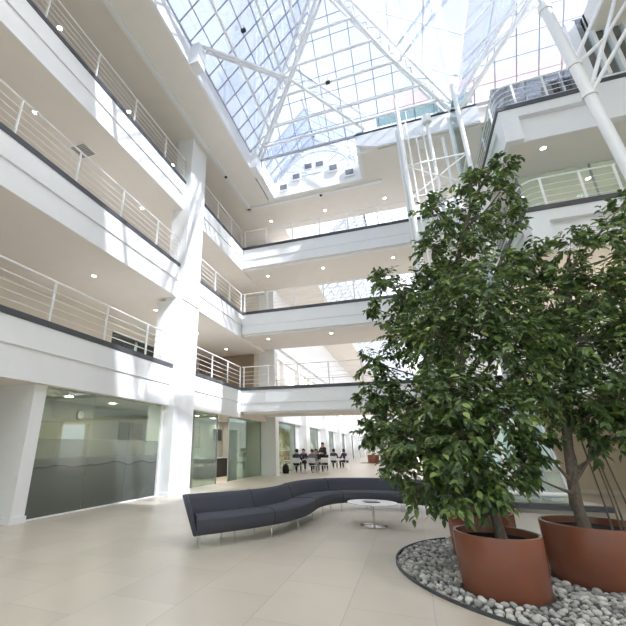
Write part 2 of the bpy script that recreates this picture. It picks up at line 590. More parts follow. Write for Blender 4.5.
struct('ceiling_6', MB().slabquad([(4.9, 75, 11.6), (2.6, 75, 12.2), (2.6, 22, 12.2), (4.9, 22, 11.6)], 0.2), SOFF)
for i, y in enumerate((22.6, 30.3, 37.8, 45.3, 52.8, 60.3)):
    y1 = (28.3, 35.8, 43.3, 50.8, 58.3, 65.8)[i]
    w = struct('window_%d' % (i + 2), MB().box(-7.6, -7.52, y, y + 0.06, 0, 2.9).box(-7.6, -7.52, y1 - 0.06, y1, 0, 2.9)
               .box(-7.6, -7.52, y, y1, 2.84, 2.9).box(-7.6, -7.52, y, y1, 0, 0.06), ALU)
    MB().box(-7.57, -7.55, y + 0.06, y1 - 0.06, 0.06, 2.84).build('pane', OFFG, w)
struct('wall_cafe', MB().box(-11.8, -7.9, 22.0, 22.15, 0, 2.76).box(-10.6, -10.4, 22.2, 60, 0, 2.9), WARM)
struct('ceiling_7', MB().box(-10.6, -7.6, 22.15, 60, 2.9, 3.05), SOFF)

# ================================================================= COLUMNS
c = thing('column', 'large square white column rising through all galleries beside the office glazing', 'column', (-7.7, 12.4, 0), wp=True)
MB().box(-8.25, -7.24, 11.77, 13.10, 0, 6.55).build('lower_shaft', WHITE, c, 0.01)
MB().box(-7.95, -7.20, 11.77, 13.02, 6.55, 14.0).build('upper_shaft', WHITE, c, 0.01)
MB().box(-8.27, -7.22, 11.75, 13.12, 0, 0.12).build('skirting', WHITE, c)
c = thing('column', 'plain square white column at the far side of the bridges', 'column', (-7.5, 22, 0), wp=True)
MB().box(-7.95, -6.95, 21.97, 22.6, 0, 14.0).build('shaft', WHITE, c, 0.01)
c = thing('column', 'short white pier at the left edge beside the frosted office window', 'column', (-8, 6.6, 0), wp=True)
MB().box(-11.8, -7.62, 6.55, 6.86, 0, 2.76).build('shaft', WHITE, c)
MB().box(-11.8, -7.58, 6.51, 6.90, 0, 0.12).build('skirting', WHITE, c)

# tree-like steel column at the right
c = thing('branching_column', 'slanting white tubular steel column with branching struts at the upper right', 'column', (5.3, 10, 0), wp=True)
P0, P1 = Vector((5.84, 10.0, 0.0)), Vector((4.90, 10.0, 13.15))
MB().tube([P0, P1], 0.125, 16).build('shaft', STEEL, c)
def on_pole(z):
    return P0.lerp(P1, (z - P0.z) / (P1.z - P0.z))
NODE = (5.98, 10.2, 11.56)
for a_, b_ in ((on_pole(10.8), (6.87, 10.66, 14.0)), (on_pole(10.7), NODE), (on_pole(9.75), NODE), (on_pole(9.7), (8.05, 10.5, 14.0)),
               (on_pole(13.1), (4.7, 9.9, 16.1)), (on_pole(13.1), (5.9, 10.5, 16.6))):
    MB().tube([a_, b_], 0.05, 10).build('strut', STEEL, c)
MB().tube([NODE, (7.1, 10.68, 14.0)], 0.045, 10).tube([NODE, (7.7, 10.3, 14.0)], 0.045, 10).build('fork', STEEL, c)
for z in (10.75, 9.72, 12.95):
    p = on_pole(z)
    MB().lathe([(0.12, -0.06), (0.16, -0.06), (0.16, 0.06), (0.12, 0.06)], p, 16).build('collar', STEEL, c)

# ================================================================= GLASS ROOF
def pyramid(idx, cx, cy, h, zt, wname, first):
    """four-sided glass pyramid: panes, bars and trussed hips"""
    z0 = EAVE + 0.1
    A = Vector((cx, cy, zt))
    cs = [Vector((cx - h, cy - h, z0)), Vector((cx + h, cy - h, z0)), Vector((cx + h, cy + h, z0)), Vector((cx - h, cy + h, z0))]
    fr = MB()
    fs = MB()
    for s in range(4):
        a, b = cs[s], cs[(s + 1) % 4]
        sparse = (idx == 1 and s == 1) or (idx == 2 and s == 3)
        nb, nh, fr_ = (5, 4, fs) if sparse else (12, 9, fr)
        if not sparse:
            fr.bar(a, b, 0.10, 0.10)
        n = (b - a).cross(A - a).normalized()
        # bars running up the slope
        for i in range(1, nb):
            t = i / nb
            p = a.lerp(b, t)
            top = 1 - abs(2 * t - 1)
            q = p + ((A - (a + b) / 2)) * top
            fr_.bar(p, q, 0.03, 0.06, n)
        # horizontal bars
        for j in range(1, nh):
            t = j / nh
            fr_.bar(a.lerp(A, t), b.lerp(A, t), 0.025, 0.05, n)
    w = struct(wname, fr, ALU)
    fs.build('glazing_bars', STEEL, w)
    for s in range(4):
        a, b = cs[s], cs[(s + 1) % 4]
        MB().slabquad([a, b, A], 0.012).build('pane', ROOFG, w, smooth=False)
    return cs, A

def truss(name, label, a, b, w=0.42, r=0.062, n=None, drop=(0, 0, -0.55), group=None):
    """two bottom tubes and a top chord with lacing"""
    a, b = Vector(a), Vector(b)
    d = (b - a).normalized()
    dr = Vector(drop)
    side = d.cross(Vector((0, 0, 1))).normalized() * (w / 2)
    t = thing(name, label, 'roof truss', tuple(a), group=group, wp=True)
    MB().tube([a + side, b + side], r, 8).build('chord', STEEL, t)
    MB().tube([a - side, b - side], r, 8).build('chord', STEEL, t)
    MB().tube([a + dr * 0.2, a.lerp(b, 0.5) + dr, b + dr * 0.2], r * 1.1, 8).build('lower_chord', STEEL, t)
    L = (b - a).length
    n = n or max(4, int(L / 0.7))
    lac = MB()
    for i in range(n):
        t0, t1 = i / n, (i + 1) / n
        k0, k1 = 1 - abs(2 * t0 - 1) * 0.8, 1 - abs(2 * t1 - 1) * 0.8
        p0, p1 = a.lerp(b, t0), a.lerp(b, t1)
        s = 1 if i % 2 else -1
        lac.tube([p0 + side * s, p1 - side * s], r * 0.4, 6)
        lac.tube([p0 + side * s, p1 + dr * k1], r * 0.4, 6)
    lac.build('lacing', STEEL, t)
    return t

cxa, cya, H, ZT = -1.15, 10.75, 4.5, 19.4
cs, A = pyramid(1, cxa, cya, H, ZT, 'window_8', True)
names = ('near left', 'near right', 'far right', 'far left')
for i in (0, 1, 2, 3):
    a = cs[i].lerp(A, 0.035) + Vector((0, 0, -0.1))
    b = A + Vector((0, 0, -0.35))
    truss('hip_truss', 'long white trussed hip of the main glass pyramid climbing from its %s corner' % names[i], a, b, 0.5, 0.07)
cs2, A2 = pyramid(2, 7.9, cya, H, ZT, 'window_9', False)
for i in (0, 1, 2, 3):
    truss('hip_truss', 'white trussed hip of the right-hand glass pyramid climbing from its %s corner' % names[i],
          cs2[i].lerp(A2, 0.035) + Vector((0, 0, -0.1)), A2 + Vector((0, 0, -0.35)), 0.5, 0.07)

# corner-to-corner brace trusses meeting the far-left hip
def strutpair(name, label, a, b, gap, r=0.055):
    a, b = Vector(a), Vector(b)
    t = thing(name, label, 'roof brace', tuple(a), wp=True)
    g = Vector(gap)
    MB().tube([a, b], r, 8).build('tube', STEEL, t)
    MB().tube([a + g, b + g], r, 8).build('tube', STEEL, t)
    lac = MB()
    n = max(3, int((b - a).length / 0.9))
    for i in range(n):
        lac.tube([a.lerp(b, i / n), a.lerp(b, (i + 1) / n) + g], r * 0.35, 5)
    lac.build('lacing', STEEL, t)
    return t
nodeL = cs[3].lerp(A, 0.53) + Vector((0.1, -0.1, -0.45))
strutpair('brace', 'white double tube brace from the left well edge to the far-left hip', (-5.4, 8.7, 14.9), nodeL, (0, 0.5, 0.3), 0.065)
strutpair('brace', 'white double tube brace from the far-left hip down to the far well edge', nodeL, (-0.3, 15.0, 14.95), (0.35, 0.1, 0.5), 0.065)
nodeR = cs[2].lerp(A, 0.42) + Vector((-0.1, -0.1, -0.45))
strutpair('brace', 'white double tube brace from the far-right hip toward the right pyramid', nodeR, cs2[0].lerp(A2, 0.5), (0, -0.5, 0.3))
strutpair('brace', 'white double tube brace low on the right pyramid crossing its far-left hip', (3.6, 13.9, 15.2), cs2[2].lerp(A2, 0.75), (0, -0.6, 0.2))
# purlins across the far slope
for i, (t, nm) in enumerate(((0.10, 'lowest'), (0.22, 'second lowest'), (0.40, 'middle'), (0.56, 'second highest'), (0.72, 'highest'))):
    a, b = cs[3].lerp(A, t), cs[2].lerp(A, t)
    o = MB().tube([a + Vector((0, -0.1, -0.18)), b + Vector((0, -0.1, -0.18))], 0.06, 8).build('purlin', STEEL)
    tag(o, '%s white tube purlin across the far slope of the main glass pyramid' % nm, 'purlin', 'purlins of the far slope')
for i, (t, nm) in enumerate(((0.22, 'lower'), (0.48, 'middle'), (0.70, 'upper'))):
    a, b = cs[0].lerp(A, t), cs[3].lerp(A, t)
    o = MB().tube([a + Vector((0.1, 0, -0.18)), b + Vector((0.1, 0, -0.18))], 0.055, 8).build('purlin', STEEL)
    tag(o, '%s white tube purlin along the left slope of the main glass pyramid' % nm, 'purlin', 'purlins of the left slope')
# small floodlights on the steel
for i, (p, nm) in enumerate((((-4.05, 9.65, 16.2), 'on the left slope near the top edge'), ((-1.53, 13.3, 16.45), 'in the middle of the far slope'))):
    t = thing('floodlight', 'small dark floodlight fixed to the roof steel %s' % nm, 'spotlight', p)
    MB().box(-0.09, 0.09, -0.06, 0.06, -0.05, 0.07).build('housing', DARK, t, 0.01)
    MB().tube([(0, 0, 0.05), (0, 0, 0.30)], 0.015, 6).build('bracket', ALU, t)

# gabled glass dormer over the far bay
gx0, gx1, gy0, gy1, gz, ga = -5.45, -0.55, 13.2, 17.35, 14.95, 17.5
gm = (gx0 + gx1) / 2
fr = MB()
for y in (15.3, 16.0, 16.7, 17.35):
    fr.bar((gx0, y, gz), (gm, y, ga), 0.06, 0.08)
    fr.bar((gx1, y, gz), (gm, y, ga), 0.06, 0.08)
for t in (0.25, 0.5, 0.75):
    fr.bar((gx0 + (gm - gx0) * t, 15.3, gz + (ga - gz) * t), (gx0 + (gm - gx0) * t, gy1, gz + (ga - gz) * t), 0.04, 0.05)
    fr.bar((gx1 + (gm - gx1) * t, 15.3, gz + (ga - gz) * t), (gx1 + (gm - gx1) * t, gy1, gz + (ga - gz) * t), 0.04, 0.05)
fr.bar((gm, 14.6, ga), (gm, gy1, ga), 0.1, 0.12)
w = struct('window_10', fr, GABLE)
MB().slabquad([(gx0, 15.3, gz), (gm, 15.3, ga), (gm, gy1, ga), (gx0, gy1, gz)], 0.012).build('pane', ROOFG, w, smooth=False)
MB().slabquad([(gm, 15.3, ga), (gx1, 15.3, gz), (gx1, gy1, gz), (gm, gy1, ga)], 0.012).build('pane', ROOFG, w, smooth=False)
# gable end wall with arch ribs
fr = MB()
fr.bar((gx0, gy1, gz), (gm, gy1, ga - 0.05), 0.16, 0.26)
fr.bar((gx1, gy1, gz), (gm, gy1, ga - 0.05), 0.16, 0.26)
def arch(t, r, zb, cz):
    return (gm + r * math.cos(t), gy1 - 0.06, zb + cz * math.sin(t))
for r_, cz in ((2.1, 1.75), (1.75, 1.4)):
    fr.tube([arch(PI * k / 16, r_, gz, cz) for k in range(17)], 0.045, 6)
for k in range(1, 8):
    t = PI * k / 8
    fr.tube([arch(t, 0.5, gz, 0.4), arch(t, 2.1, gz, 1.75)], 0.03, 6)
fr.bar((gx0, gy1, gz), (gx1, gy1, gz), 0.12, 0.12)
w = struct('window_11', fr, GABLE)
MB().add([(gx0, gy1 + 0.02, gz), (gx1, gy1 + 0.02, gz), (gm, gy1 + 0.02, ga), (gx0, gy1 + 0.035, gz), (gx1, gy1 + 0.035, gz), (gm, gy1 + 0.035, ga)],
         [(0, 1, 2), (5, 4, 3), (0, 3, 4, 1), (1, 4, 5, 2), (2, 5, 3, 0)]).build('pane', ROOFG, w, smooth=False)
# square dark vents standing in an arc in front of the gable
vp = ((-4.75, 14.45, 'far left'), (-4.03, 14.95, 'second from left'), (-3.36, 15.42, 'third from left'),
      (-2.76, 15.40, 'third from right'), (-2.08, 14.98, 'second from right'), (-1.30, 14.48, 'far right'))
for x, z, nm in vp:
    t = thing('sound_panel', 'white framed box with dark face under the roof gable, %s' % nm,
              'panel', (x, 17.15, z), group='framed boxes under the gable')
    MB().box(-0.26, 0.26, 0.0, 0.06, -0.24, 0.24).build('frame', STEEL, t, 0.01)
    MB().box(-0.19, 0.19, -0.02, 0.0, -0.15, 0.15).build('face', mat('grey_mesh', (0.16, 0.17, 0.20), 0.6), t)
MB_ = MB()

# second atrium glass roof
fr = MB()
for y in np.arange(22.4, 75, 1.3):
    fr.bar((-4.9, y, 12.3), (-1.15, y, 16.0), 0.06, 0.1)
    fr.bar((2.6, y, 12.3), (-1.15, y, 16.0), 0.06, 0.1)
for t in (0, 0.14, 0.28, 0.42, 0.56, 0.70, 0.85, 1):
    for s in (-1, 1):
        x = -1.15 + s * 3.75 * (1 - t)
        fr.bar((x, 22.0, 12.3 + 3.7 * t), (x, 75, 12.3 + 3.7 * t), 0.07, 0.08)
w = struct('window_12', fr, STEEL)
MB().slabquad([(-4.9, 22, 12.35), (-1.15, 22, 16.05), (-1.15, 75, 16.05), (-4.9, 75, 12.35)], 0.012).build('pane', HAZYG, w)
MB().slabquad([(2.6, 75, 12.35), (-1.15, 75, 16.05), (-1.15, 22, 16.05), (2.6, 22, 12.35)], 0.012).build('pane', HAZYG, w)

# ================================================================= OFFICES behind the glazing
w = struct('window_13', MB().box(-7.78, -7.64, 6.86, 6.90, 0, 2.76).box(-7.78, -7.64, 11.70, 11.77, 0, 2.76)
           .box(-7.76, -7.66, 6.9, 11.7, 0, 0.025), STEEL)
for a, b in ((6.9, 8.57), (8.58, 10.12), (10.13, 11.70)):
    MB().box(-7.72, -7.706, a + 0.004, b - 0.004, 0.02, 2.76).build('pane', FROST, w)
w = struct('window_14', MB().box(-7.86, -7.80, 13.1, 13.14, 0, 2.76).box(-7.86, -7.80, 21.9, 21.96, 0, 2.76)
           .box(-7.85, -7.81, 16.35, 16.39, 0, 2.76).box(-7.85, -7.81, 17.55, 17.60, 0, 2.76), ALU)
for a, b in ((13.14, 14.7), (14.72, 16.35), (17.6, 19.0), (19.02, 20.45), (20.47, 21.9)):
    MB().box(-7.835, -7.82, a, b, 0.02, 2.76).build('pane', OFFG, w)
d = struct('door_1', MB().box(-7.83, -7.81, 17.6, 18.6, 0.02, 2.2), OFFG)
MB().tube([(-7.78, 17.68, 0.9), (-7.78, 17.68, 1.35)], 0.015, 8).build('door_handle', CHROME, d)
struct('wall_office', MB().box(-10.1, -10.0, 6.9, 21.85, 0, 2.76).box(-10.0, -7.9, 14.4, 14.5, 0, 2.76)
       .box(-10.0, -8.6, 21.7, 21.85, 0, 2.76), GREYW)
for (y, m_, nm) in ((12.85, DARK, 'door_2'), (13.62, WOOD, 'door_3')):
    d = struct(nm, MB().box(-10.0, -9.96, y - 0.32, y + 0.32, 0, 2.3), m_)
    MB().tube([(-9.94, y - 0.24, 1.0), (-9.94, y - 0.24, 1.15)], 0.015, 8).build('door_handle', CHROME, d)
t = thing('wall_clock', 'round grey-rimmed clock on the rear wall behind the frosted glass', 'clock', (-10.0, 10.52, 2.40))
MB().add(*(lambda L: (L.v, L.f))(MB().lathe([(0.0, 0.0), (0.17, 0.0), (0.17, 0.04), (0.0, 0.04)], n=24))).build('rim', DARK, t)
MB().lathe([(0.0, 0.04), (0.14, 0.04), (0.14, 0.045), (0.0, 0.045)], n=24).build('dial', TABLET, t)
MB().box(-0.006, 0.006, 0, 0.1, 0.046, 0.05).box(0, 0.07, -0.005, 0.005, 0.046, 0.05).build('hands', DARK, t)
t.rotation_euler = (PI / 2, 0, PI / 2)
t = thing('meeting_table', 'long dark meeting table seen as a shadow through the frosted glass', 'table', (-9.1, 9.3, 0))
MB().box(-0.6, 0.6, -1.6, 1.6, 0.70, 0.74).build('top', DARK, t, 0.01)
for sx in (-1, 1):
    for sy in (-1, 1):
        MB().box(sx * 0.5 - 0.03, sx * 0.5 + 0.03, sy * 1.4 - 0.03, sy * 1.4 + 0.03, 0, 0.70).build('leg', ALU, t)
t = thing('kitchen_counter', 'dark counter with a pale top seen through the open glass doorway', 'counter', (-9.65, 20.2, 0))
MB().box(-0.3, 0.3, -1.9, 1.0, 0, 0.88).build('body', mat('dark_cupboard', (0.05, 0.045, 0.045), 0.5), t)
MB().box(-0.33, 0.33, -1.93, 1.03, 0.88, 0.92).build('worktop', TABLET, t)
t = thing('wall_screen', 'dark flat screen on the wall above the counter', 'screen', (-10.0, 20.9, 2.05))
MB().box(0, 0.05, -0.5, 0.5, -0.3, 0.3).build('bezel', DARK, t, 0.01)
MB().box(0.05, 0.055, -0.47, 0.47, -0.27, 0.27).build('display', SCREEN, t)
t = thing('drinks_fridge', 'pale upright cabinet standing behind the glass near the counter', 'cabinet', (-8.5, 20.6, 0))
MB().box(-0.3, 0.3, -0.3, 0.3, 0.0, 1.15).build('body', TABLET, t, 0.02)
MB().box(0.3, 0.31, -0.26, 0.26, 0.1, 1.1).build('door', TABLET, t)
for (y, nm) in ((15.2, 'nearer the column'), (16.1, 'nearer the doorway')):
    t = thing('framed_picture', 'framed picture on the rear wall behind the clear glass, %s' % nm, 'picture', (-10.0, y + 2.4, 1.9))
    MB().box(0, 0.03, -0.35, 0.35, -0.5, 0.5).build('frame', DARK, t)
    MB().box(0.03, 0.035, -0.3, 0.3, -0.45, 0.45).build('print', mat('faded_print', (0.36, 0.25, 0.22), 0.6, noise=0.5, scale=5), t)
# door opening in the first gallery's rear wall: a lit dark room beyond
struct('wall_gallery_room', MB().box(-14.2, -12.2, 13.4, 13.6, 4.0, 6.4).box(-14.2, -12.2, 18.0, 18.2, 4.0, 6.4)
       .box(-14.4, -14.2, 13.4, 18.2, 4.0, 6.4).box(-14.4, -12.2, 13.4, 18.2, 3.8, 4.02).box(-14.4, -12.2, 13.4, 18.2, 6.3, 6.5), mat('dark_brown_room', (0.20, 0.165, 0.125), 0.7))
w = struct('window_15', MB().box(-12.05, -11.95, 13.6, 13.68, 4.1, 6.3).box(-12.05, -11.95, 17.9, 18.0, 4.1, 6.3).box(-12.05, -11.95, 15.6, 15.66, 4.1, 6.3), ALU)
MB().box(-12.01, -11.99, 13.68, 17.9, 4.1, 6.3).build('pane', CLEARG, w)
struct('wall_bridge_room', MB().box(-11.8, -8.2, 21.8, 21.88, 4.1, 6.6), mat('brown_screen_wall', (0.34, 0.25, 0.17), 0.6))

# ---------------- right wing glazing and low plinth
w = struct('window_16', MB().box(4.5, 4.56, 14.2, 14.26, 7.87, 10.42).box(6.6, 6.64, 14.2, 14.26, 7.87, 10.42)
           .box(8.8, 8.84, 14.2, 14.26, 7.87, 10.42).box(4.5, 4.56, 16.2, 16.26, 7.87, 10.42), ALU)
MB().box(4.52, 13, 14.22, 14.235, 7.87, 10.42).build('pane', GREENG, w)
MB().box(4.52, 4.535, 14.26, 18.8, 7.87, 10.42).build('pane', GREENG, w)
w = struct('window_17', MB().box(4.3, 4.36, 13.6, 13.66, 11.62, TOP).box(5.3, 5.33, 13.6, 13.66, 11.62, TOP).box(6.4, 6.44, 13.6, 13.66, 11.62, TOP)
           .box(7.5, 7.53, 13.6, 13.66, 11.62, TOP).box(4.3, 4.36, 15.6, 15.66, 11.62, TOP).box(4.3, 9, 13.6, 13.66, 13.0, 13.04), ALU)
MB().box(4.33, 13, 13.62, 13.635, 11.62, TOP).build('pane', GREENG, w)
MB().box(4.33, 4.345, 13.66, 18.8, 11.62, TOP).build('pane', GREENG, w)
# louvred glass screen at the top right
m = MB()
m.box(6.35, 12.4, 12.25, 12.45, 11.9, 12.15).box(6.35, 6.6, 12.2, 12.5, 11.9, 14.6)
for i in range(14):
    m.box(6.9 + i * 0.4, 7.0 + i * 0.4, 12.2, 12.5, 12.15, 14.8)
w = struct('window_18', m, STEEL)
MB().box(6.6, 12.4, 12.34, 12.355, 12.15, 14.8).build('pane', GREENG, w)
# glass terrace screen above the lift
w = struct('window_19', MB().box(0.2, 4.1, 15.24, 15.28, 15.75, 15.8).box(0.2, 0.24, 15.24, 15.28, 15.05, 15.8)
           .box(1.5, 1.53, 15.24, 15.28, 15.05, 15.8).box(2.8, 2.83, 15.24, 15.28, 15.05, 15.8), STEEL)
MB().box(0.24, 4.1, 15.255, 15.265, 15.05, 15.75).build('pane', glass('teal_glass', (0.55, 0.82, 0.80), 0.8, 0.08), w)
struct('wall_terrace', MB().box(0.9, 12, 17.4, 17.7, EAVE, 18.7), mat('pink_brick', (0.60, 0.44, 0.40), 0.8, noise=0.12, scale=3))

t = thing('plinth', 'low wide plinth with a dark slab top behind the tree pots', 'plinth', (2.4, 13.7, 0), wp=True)
MB().box(0.75, 4.05, 12.78, 14.9, 0, 0.10).box(0.72, 4.08, 12.92, 14.9, 0.10, 0.20).build('base', CREAM, t)
MB().box(0.62, 4.18, 12.66, 12.92, 0.10, 0.21).build('slab', BAND, t)
MB().tube([(0.9, 12.85, 0.42), (3.4, 12.85, 0.42)], 0.06, 10).build('white_pipe', STEEL, t)

# ================================================================= LIFT TOWER
t = thing('lift_tower', 'white steel lift frame with glass sides rising past the galleries behind the tallest tree', 'lift', (2, 13.9, 0.26), wp=True)
LX0, LX1, LY0, LY1 = 1.0, 3.0, 13.05, 14.75
for (x, y) in ((LX0, LY0), (LX1, LY0), (LX0, LY1), (LX1, LY1)):
    MB().tube([(x, y, 0.26), (x, y, 14.2)], 0.075, 12).build('post', STEEL, t)
MB().tube([(1.22, LY0, 0.26), (1.22, LY0, 13.0)], 0.03, 8).tube([(1.95, LY0 + .1, 0.26), (1.95, LY0 + .1, 12.8)], 0.06, 8) \
    .tube([(2.45, LY0 + .6, 0.26), (2.45, LY0 + .6, 12.4)], 0.05, 8).build('guide_rail', STEEL, t)
lad = MB()
lad.tube([(1.5, LY0, 0.5), (1.5, LY0, 12.6)], 0.025, 6).tube([(1.75, LY0, 0.5), (1.75, LY0, 12.6)], 0.025, 6)
for i in range(40):
    lad.tube([(1.5, LY0, 0.6 + i * 0.3), (1.75, LY0, 0.6 + i * 0.3)], 0.012, 6)
lad.build('ladder', STEEL, t)
for z in np.arange(1.6, 12, 1.35):
    mb = MB()
    for (a, b) in (((LX0, LY0), (LX1, LY0)), ((LX1, LY0), (LX1, LY1)), ((LX1, LY1), (LX0, LY1)), ((LX0, LY1), (LX0, LY0))):
        mb.tube([(a[0], a[1], z), (b[0], b[1], z)], 0.035, 8)
    mb.build('ring_beam', STEEL, t)
for z in (6.99, 9.70, 4.3):
    MB().tube([(LX0, LY0, z), (LX1, LY0, z + 1.35)], 0.025, 6).tube([(LX1, LY0, z), (LX0, LY0, z + 1.35)], 0.025, 6).build('cross_brace', STEEL, t)
MB().box(LX0 - 0.02, LX0 - 0.005, LY0 + 0.08, LY1 - 0.08, 0.3, 14).build('side_glass', CLEARG, t)
MB().box(LX1 + 0.005, LX1 + 0.02, LY0 + 0.08, LY1 - 0.08, 0.3, 14).build('side_glass', CLEARG, t)
MB().tube([(1.95, LY0, 12.75), (1.95, LY0, 13.05)], 0.16, 12).build('pulley_housing', STEEL, t)
t = thing('glass_screen', 'tall leaning sheets of greenish glass standing on the plinth behind the trunk', 'glass screen', (2.2, 13.4, 0.26), wp=True)
for i, x in enumerate((1.15, 1.75, 2.35, 2.95)):
    MB().slabquad([(x, 12.98, 0.26), (x + 0.5, 12.98, 0.26), (x + 0.15, 12.98, 2.7), (x - 0.35, 12.98, 2.7)], 0.015).build('sheet', GREENG, t)
    MB().bar((x + 0.53, 12.98, 0.26), (x + 0.18, 12.98, 2.7), 0.05, 0.05).build('mullion', STEEL, t)

# ================================================================= RAILINGS
def railing(label, pts, posts, z, group='white balcony railings', name='railing'):
    """handrail, four thin rails and flat posts; pts is the plan path, posts the plan points"""
    t = thing(name, label, 'railing', (pts[0][0], pts[0][1], z), group=group, wp=True)
    MB().tube([(x, y, z + 1.0) for x, y in pts], 0.026, 8).build('handrail', STEEL, t)
    for k in range(4):
        MB().tube([(x, y, z + 0.18 + k * 0.19) for x, y in pts], 0.011, 6).build('rail', STEEL, t)
    for x, y in posts:
        MB().box(x - 0.03, x + 0.03, y - 0.012, y + 0.012, z - 0.0, z + 1.0).build('post', STEEL, t)
    return t
for k in range(3):
    z = FL[k] + 0.14
    railing('white rail along the %s-floor left gallery, in front of the big column' % sl[k],
            [(-7.46, -6.9), (-7.46, 11.74)], [(-7.46, y) for y in (-4.9, -3.0, -1.1, 0.8, 2.7, 4.6, 6.45, 8.3, 10.2, 11.6)], z)
    railing('white rail along the %s-floor left gallery, between the big column and the bridge' % sl[k],
            [(-7.46, 13.12), (-7.46, 18.05)], [(-7.46, y) for y in (13.3, 14.9, 16.5, 18.0)], z)
    railing('white rail along the near edge of the %s-floor bridge' % sl[k],
            [(-7.4, 18.10), (3.75, 18.10)], [(x, 18.10) for x in (-7.3, -6.05, -4.6, -3.15, -1.7, -0.25, 1.2, 2.65)], z)
    railing('white rail along the back edge of the %s-floor bridge' % sl[k],
            [(-6.9, 21.85), (3.9, 21.85)], [(x, 21.85) for x in (-6.8, -5.2, -3.6, -2.0, -0.4, 1.2, 2.8)], FL[k] + 0.02)
cc = [(3.95, 17.6), (3.95, 12.75), (3.98, 12.55), (4.06, 12.38), (4.2, 12.26), (4.4, 12.22)]
railing('white rail with a rounded corner on the second-floor right balcony', cc + [(6.25, 12.22)],
        [(3.95, 16.2), (3.95, 14.6), (3.95, 13.1), (4.45, 12.22), (5.4, 12.22), (6.2, 12.22)], FL[1] + 0.14)
railing('white rail round the third-floor right balcony under the glass roof', cc + [(6.25, 12.22)],
        [(3.95, 16.2), (3.95, 14.6), (3.95, 13.1), (4.45, 12.22), (5.3, 12.22), (6.15, 12.22)], FL[2] + 0.14)
railing('white rail on the first-floor right balcony behind the tree crowns', cc + [(6.25, 12.22)],
        [(3.95, 16.2), (3.95, 14.6), (3.95, 13.1), (4.45, 12.22), (5.3, 12.22), (6.15, 12.22)], FL[0] + 0.14)

# ================================================================= CEILING LIGHTS
t = thing('downlight', 'x', 'ceiling light', (0, 0, 0), group='round recessed downlights')
MB().lathe([(0.075, 0.0), (0.095, 0.0), (0.095, -0.012), (0.075, -0.012)], n=20, close=True).build('trim_ring', STEEL, t)
MB().lathe([(0.0, -0.002), (0.075, -0.002), (0.075, -0.006), (0.0, -0.006)], n=20).build('lamp_disc', DISC, t)
proto = t
DL = [(-8.9, 6.0, TOP, 'top-floor left gallery ceiling, nearest the camera'), (-8.95, 9.6, TOP, 'top-floor left gallery ceiling, second along'),
      (-9.0, 13.0, TOP, 'top-floor left gallery ceiling, level with the big column'),
      (-8.9, 5.9, SB[2], 'second-floor left gallery ceiling, nearest the camera'), (-8.95, 11.1, SB[2], 'second-floor left gallery ceiling, just before the big column'),
      (-8.98, 9.15, SB[1], 'first-floor left gallery ceiling, farther from the column'), (-9.05, 12.8, SB[1], 'first-floor left gallery ceiling, beside the column'),
      (-9.2, 16.6, SB[1], 'first-floor left gallery ceiling, beyond the column'),
      (-9.2, 20.1, SB[1], 'first-floor left gallery ceiling, at the bridge corner'),
      (-6.2, 19.45, TOP, 'ceiling over the third-floor bridge, left one'), (-3.0, 19.45, TOP, 'ceiling over the third-floor bridge, middle one'),
      (0.2, 19.4, TOP, 'ceiling over the third-floor bridge, right one'),
      (-6.5, 19.6, BB[2], 'underside of the third-floor bridge, left one'), (-3.36, 19.6, BB[2], 'underside of the third-floor bridge, middle one'),
      (0.23, 19.6, BB[2], 'underside of the third-floor bridge, right one'),
      (-6.48, 19.5, BB[1], 'underside of the second-floor bridge, left one'), (-3.14, 19.5, BB[1], 'underside of the second-floor bridge, right one'),
      (5.0, 12.8, SB[2], 'second-floor right balcony ceiling, left one'), (6.9, 13.3, SB[2], 'second-floor right balcony ceiling, right one')]
for i, (x, y, z, nm) in enumerate(DL):
    lb = 'small glowing round downlight in the ' + nm
    if i == 0:
        proto.location = (x, y, z)
        proto['label'] = lb
    else:
        dup(proto, (x, y, z), 0, lb)
OL = [(-8.7, 8.65, 'frosted office, nearer the left pier'), (-8.8, 10.6, 'frosted office, nearer the column'),
      (-8.9, 16.4, 'clear-glass office, nearer the column'), (-8.9, 18.1, 'clear-glass office, nearer the far end')]
lamp0 = None
for x, y, nm in OL:
    o = dup(proto, (x, y, 2.755), 0, 'bright oval ceiling lamp in the ' + nm, (1.7, 1.7, 1))
for i, (x, y, pw) in enumerate(((-8.7, 8.65, 22), (-8.8, 10.6, 22), (-8.9, 16.4, 26), (-8.9, 18.1, 26), (-9.1, 26, 40), (-9.1, 34, 40), (-9.1, 42, 40), (-13.0, 14.8, 50), (-9.6, 20.6, 8), (7.0, 16.2, 50), (7.0, 15.8, 60), (7.0, 16.2, 60))):  # last three are unseen fill lights added to brighten the right wing
    ld = bpy.data.lights.new('room_and_fill_light', 'AREA')
    ld.shape = 'DISK'
    ld.size = 0.24
    ld.energy = pw
    ld.color = (1, 0.93, 0.82)
    lo = bpy.data.objects.new('room_and_fill_light', ld)
    COL.objects.link(lo)
    lo.location = (x, y, ((2.73,) * 7 + (6.2, 2.7, 10.38, 13.95, 6.6))[i])
t = thing('air_vent', 'square grey slatted air vent in the second-floor left gallery ceiling', 'air vent', (-8.77, 7.64, SB[2]))
MB().box(-0.32, 0.32, -0.32, 0.32, -0.02, 0.0).build('frame', STEEL, t)
m = MB()
for i in range(9):
    m.box(-0.26, 0.26, -0.26 + i * 0.06, -0.225 + i * 0.06, -0.035, -0.02)
m.build('slats', mat('vent_grey', (0.32, 0.31, 0.29), 0.6), t)
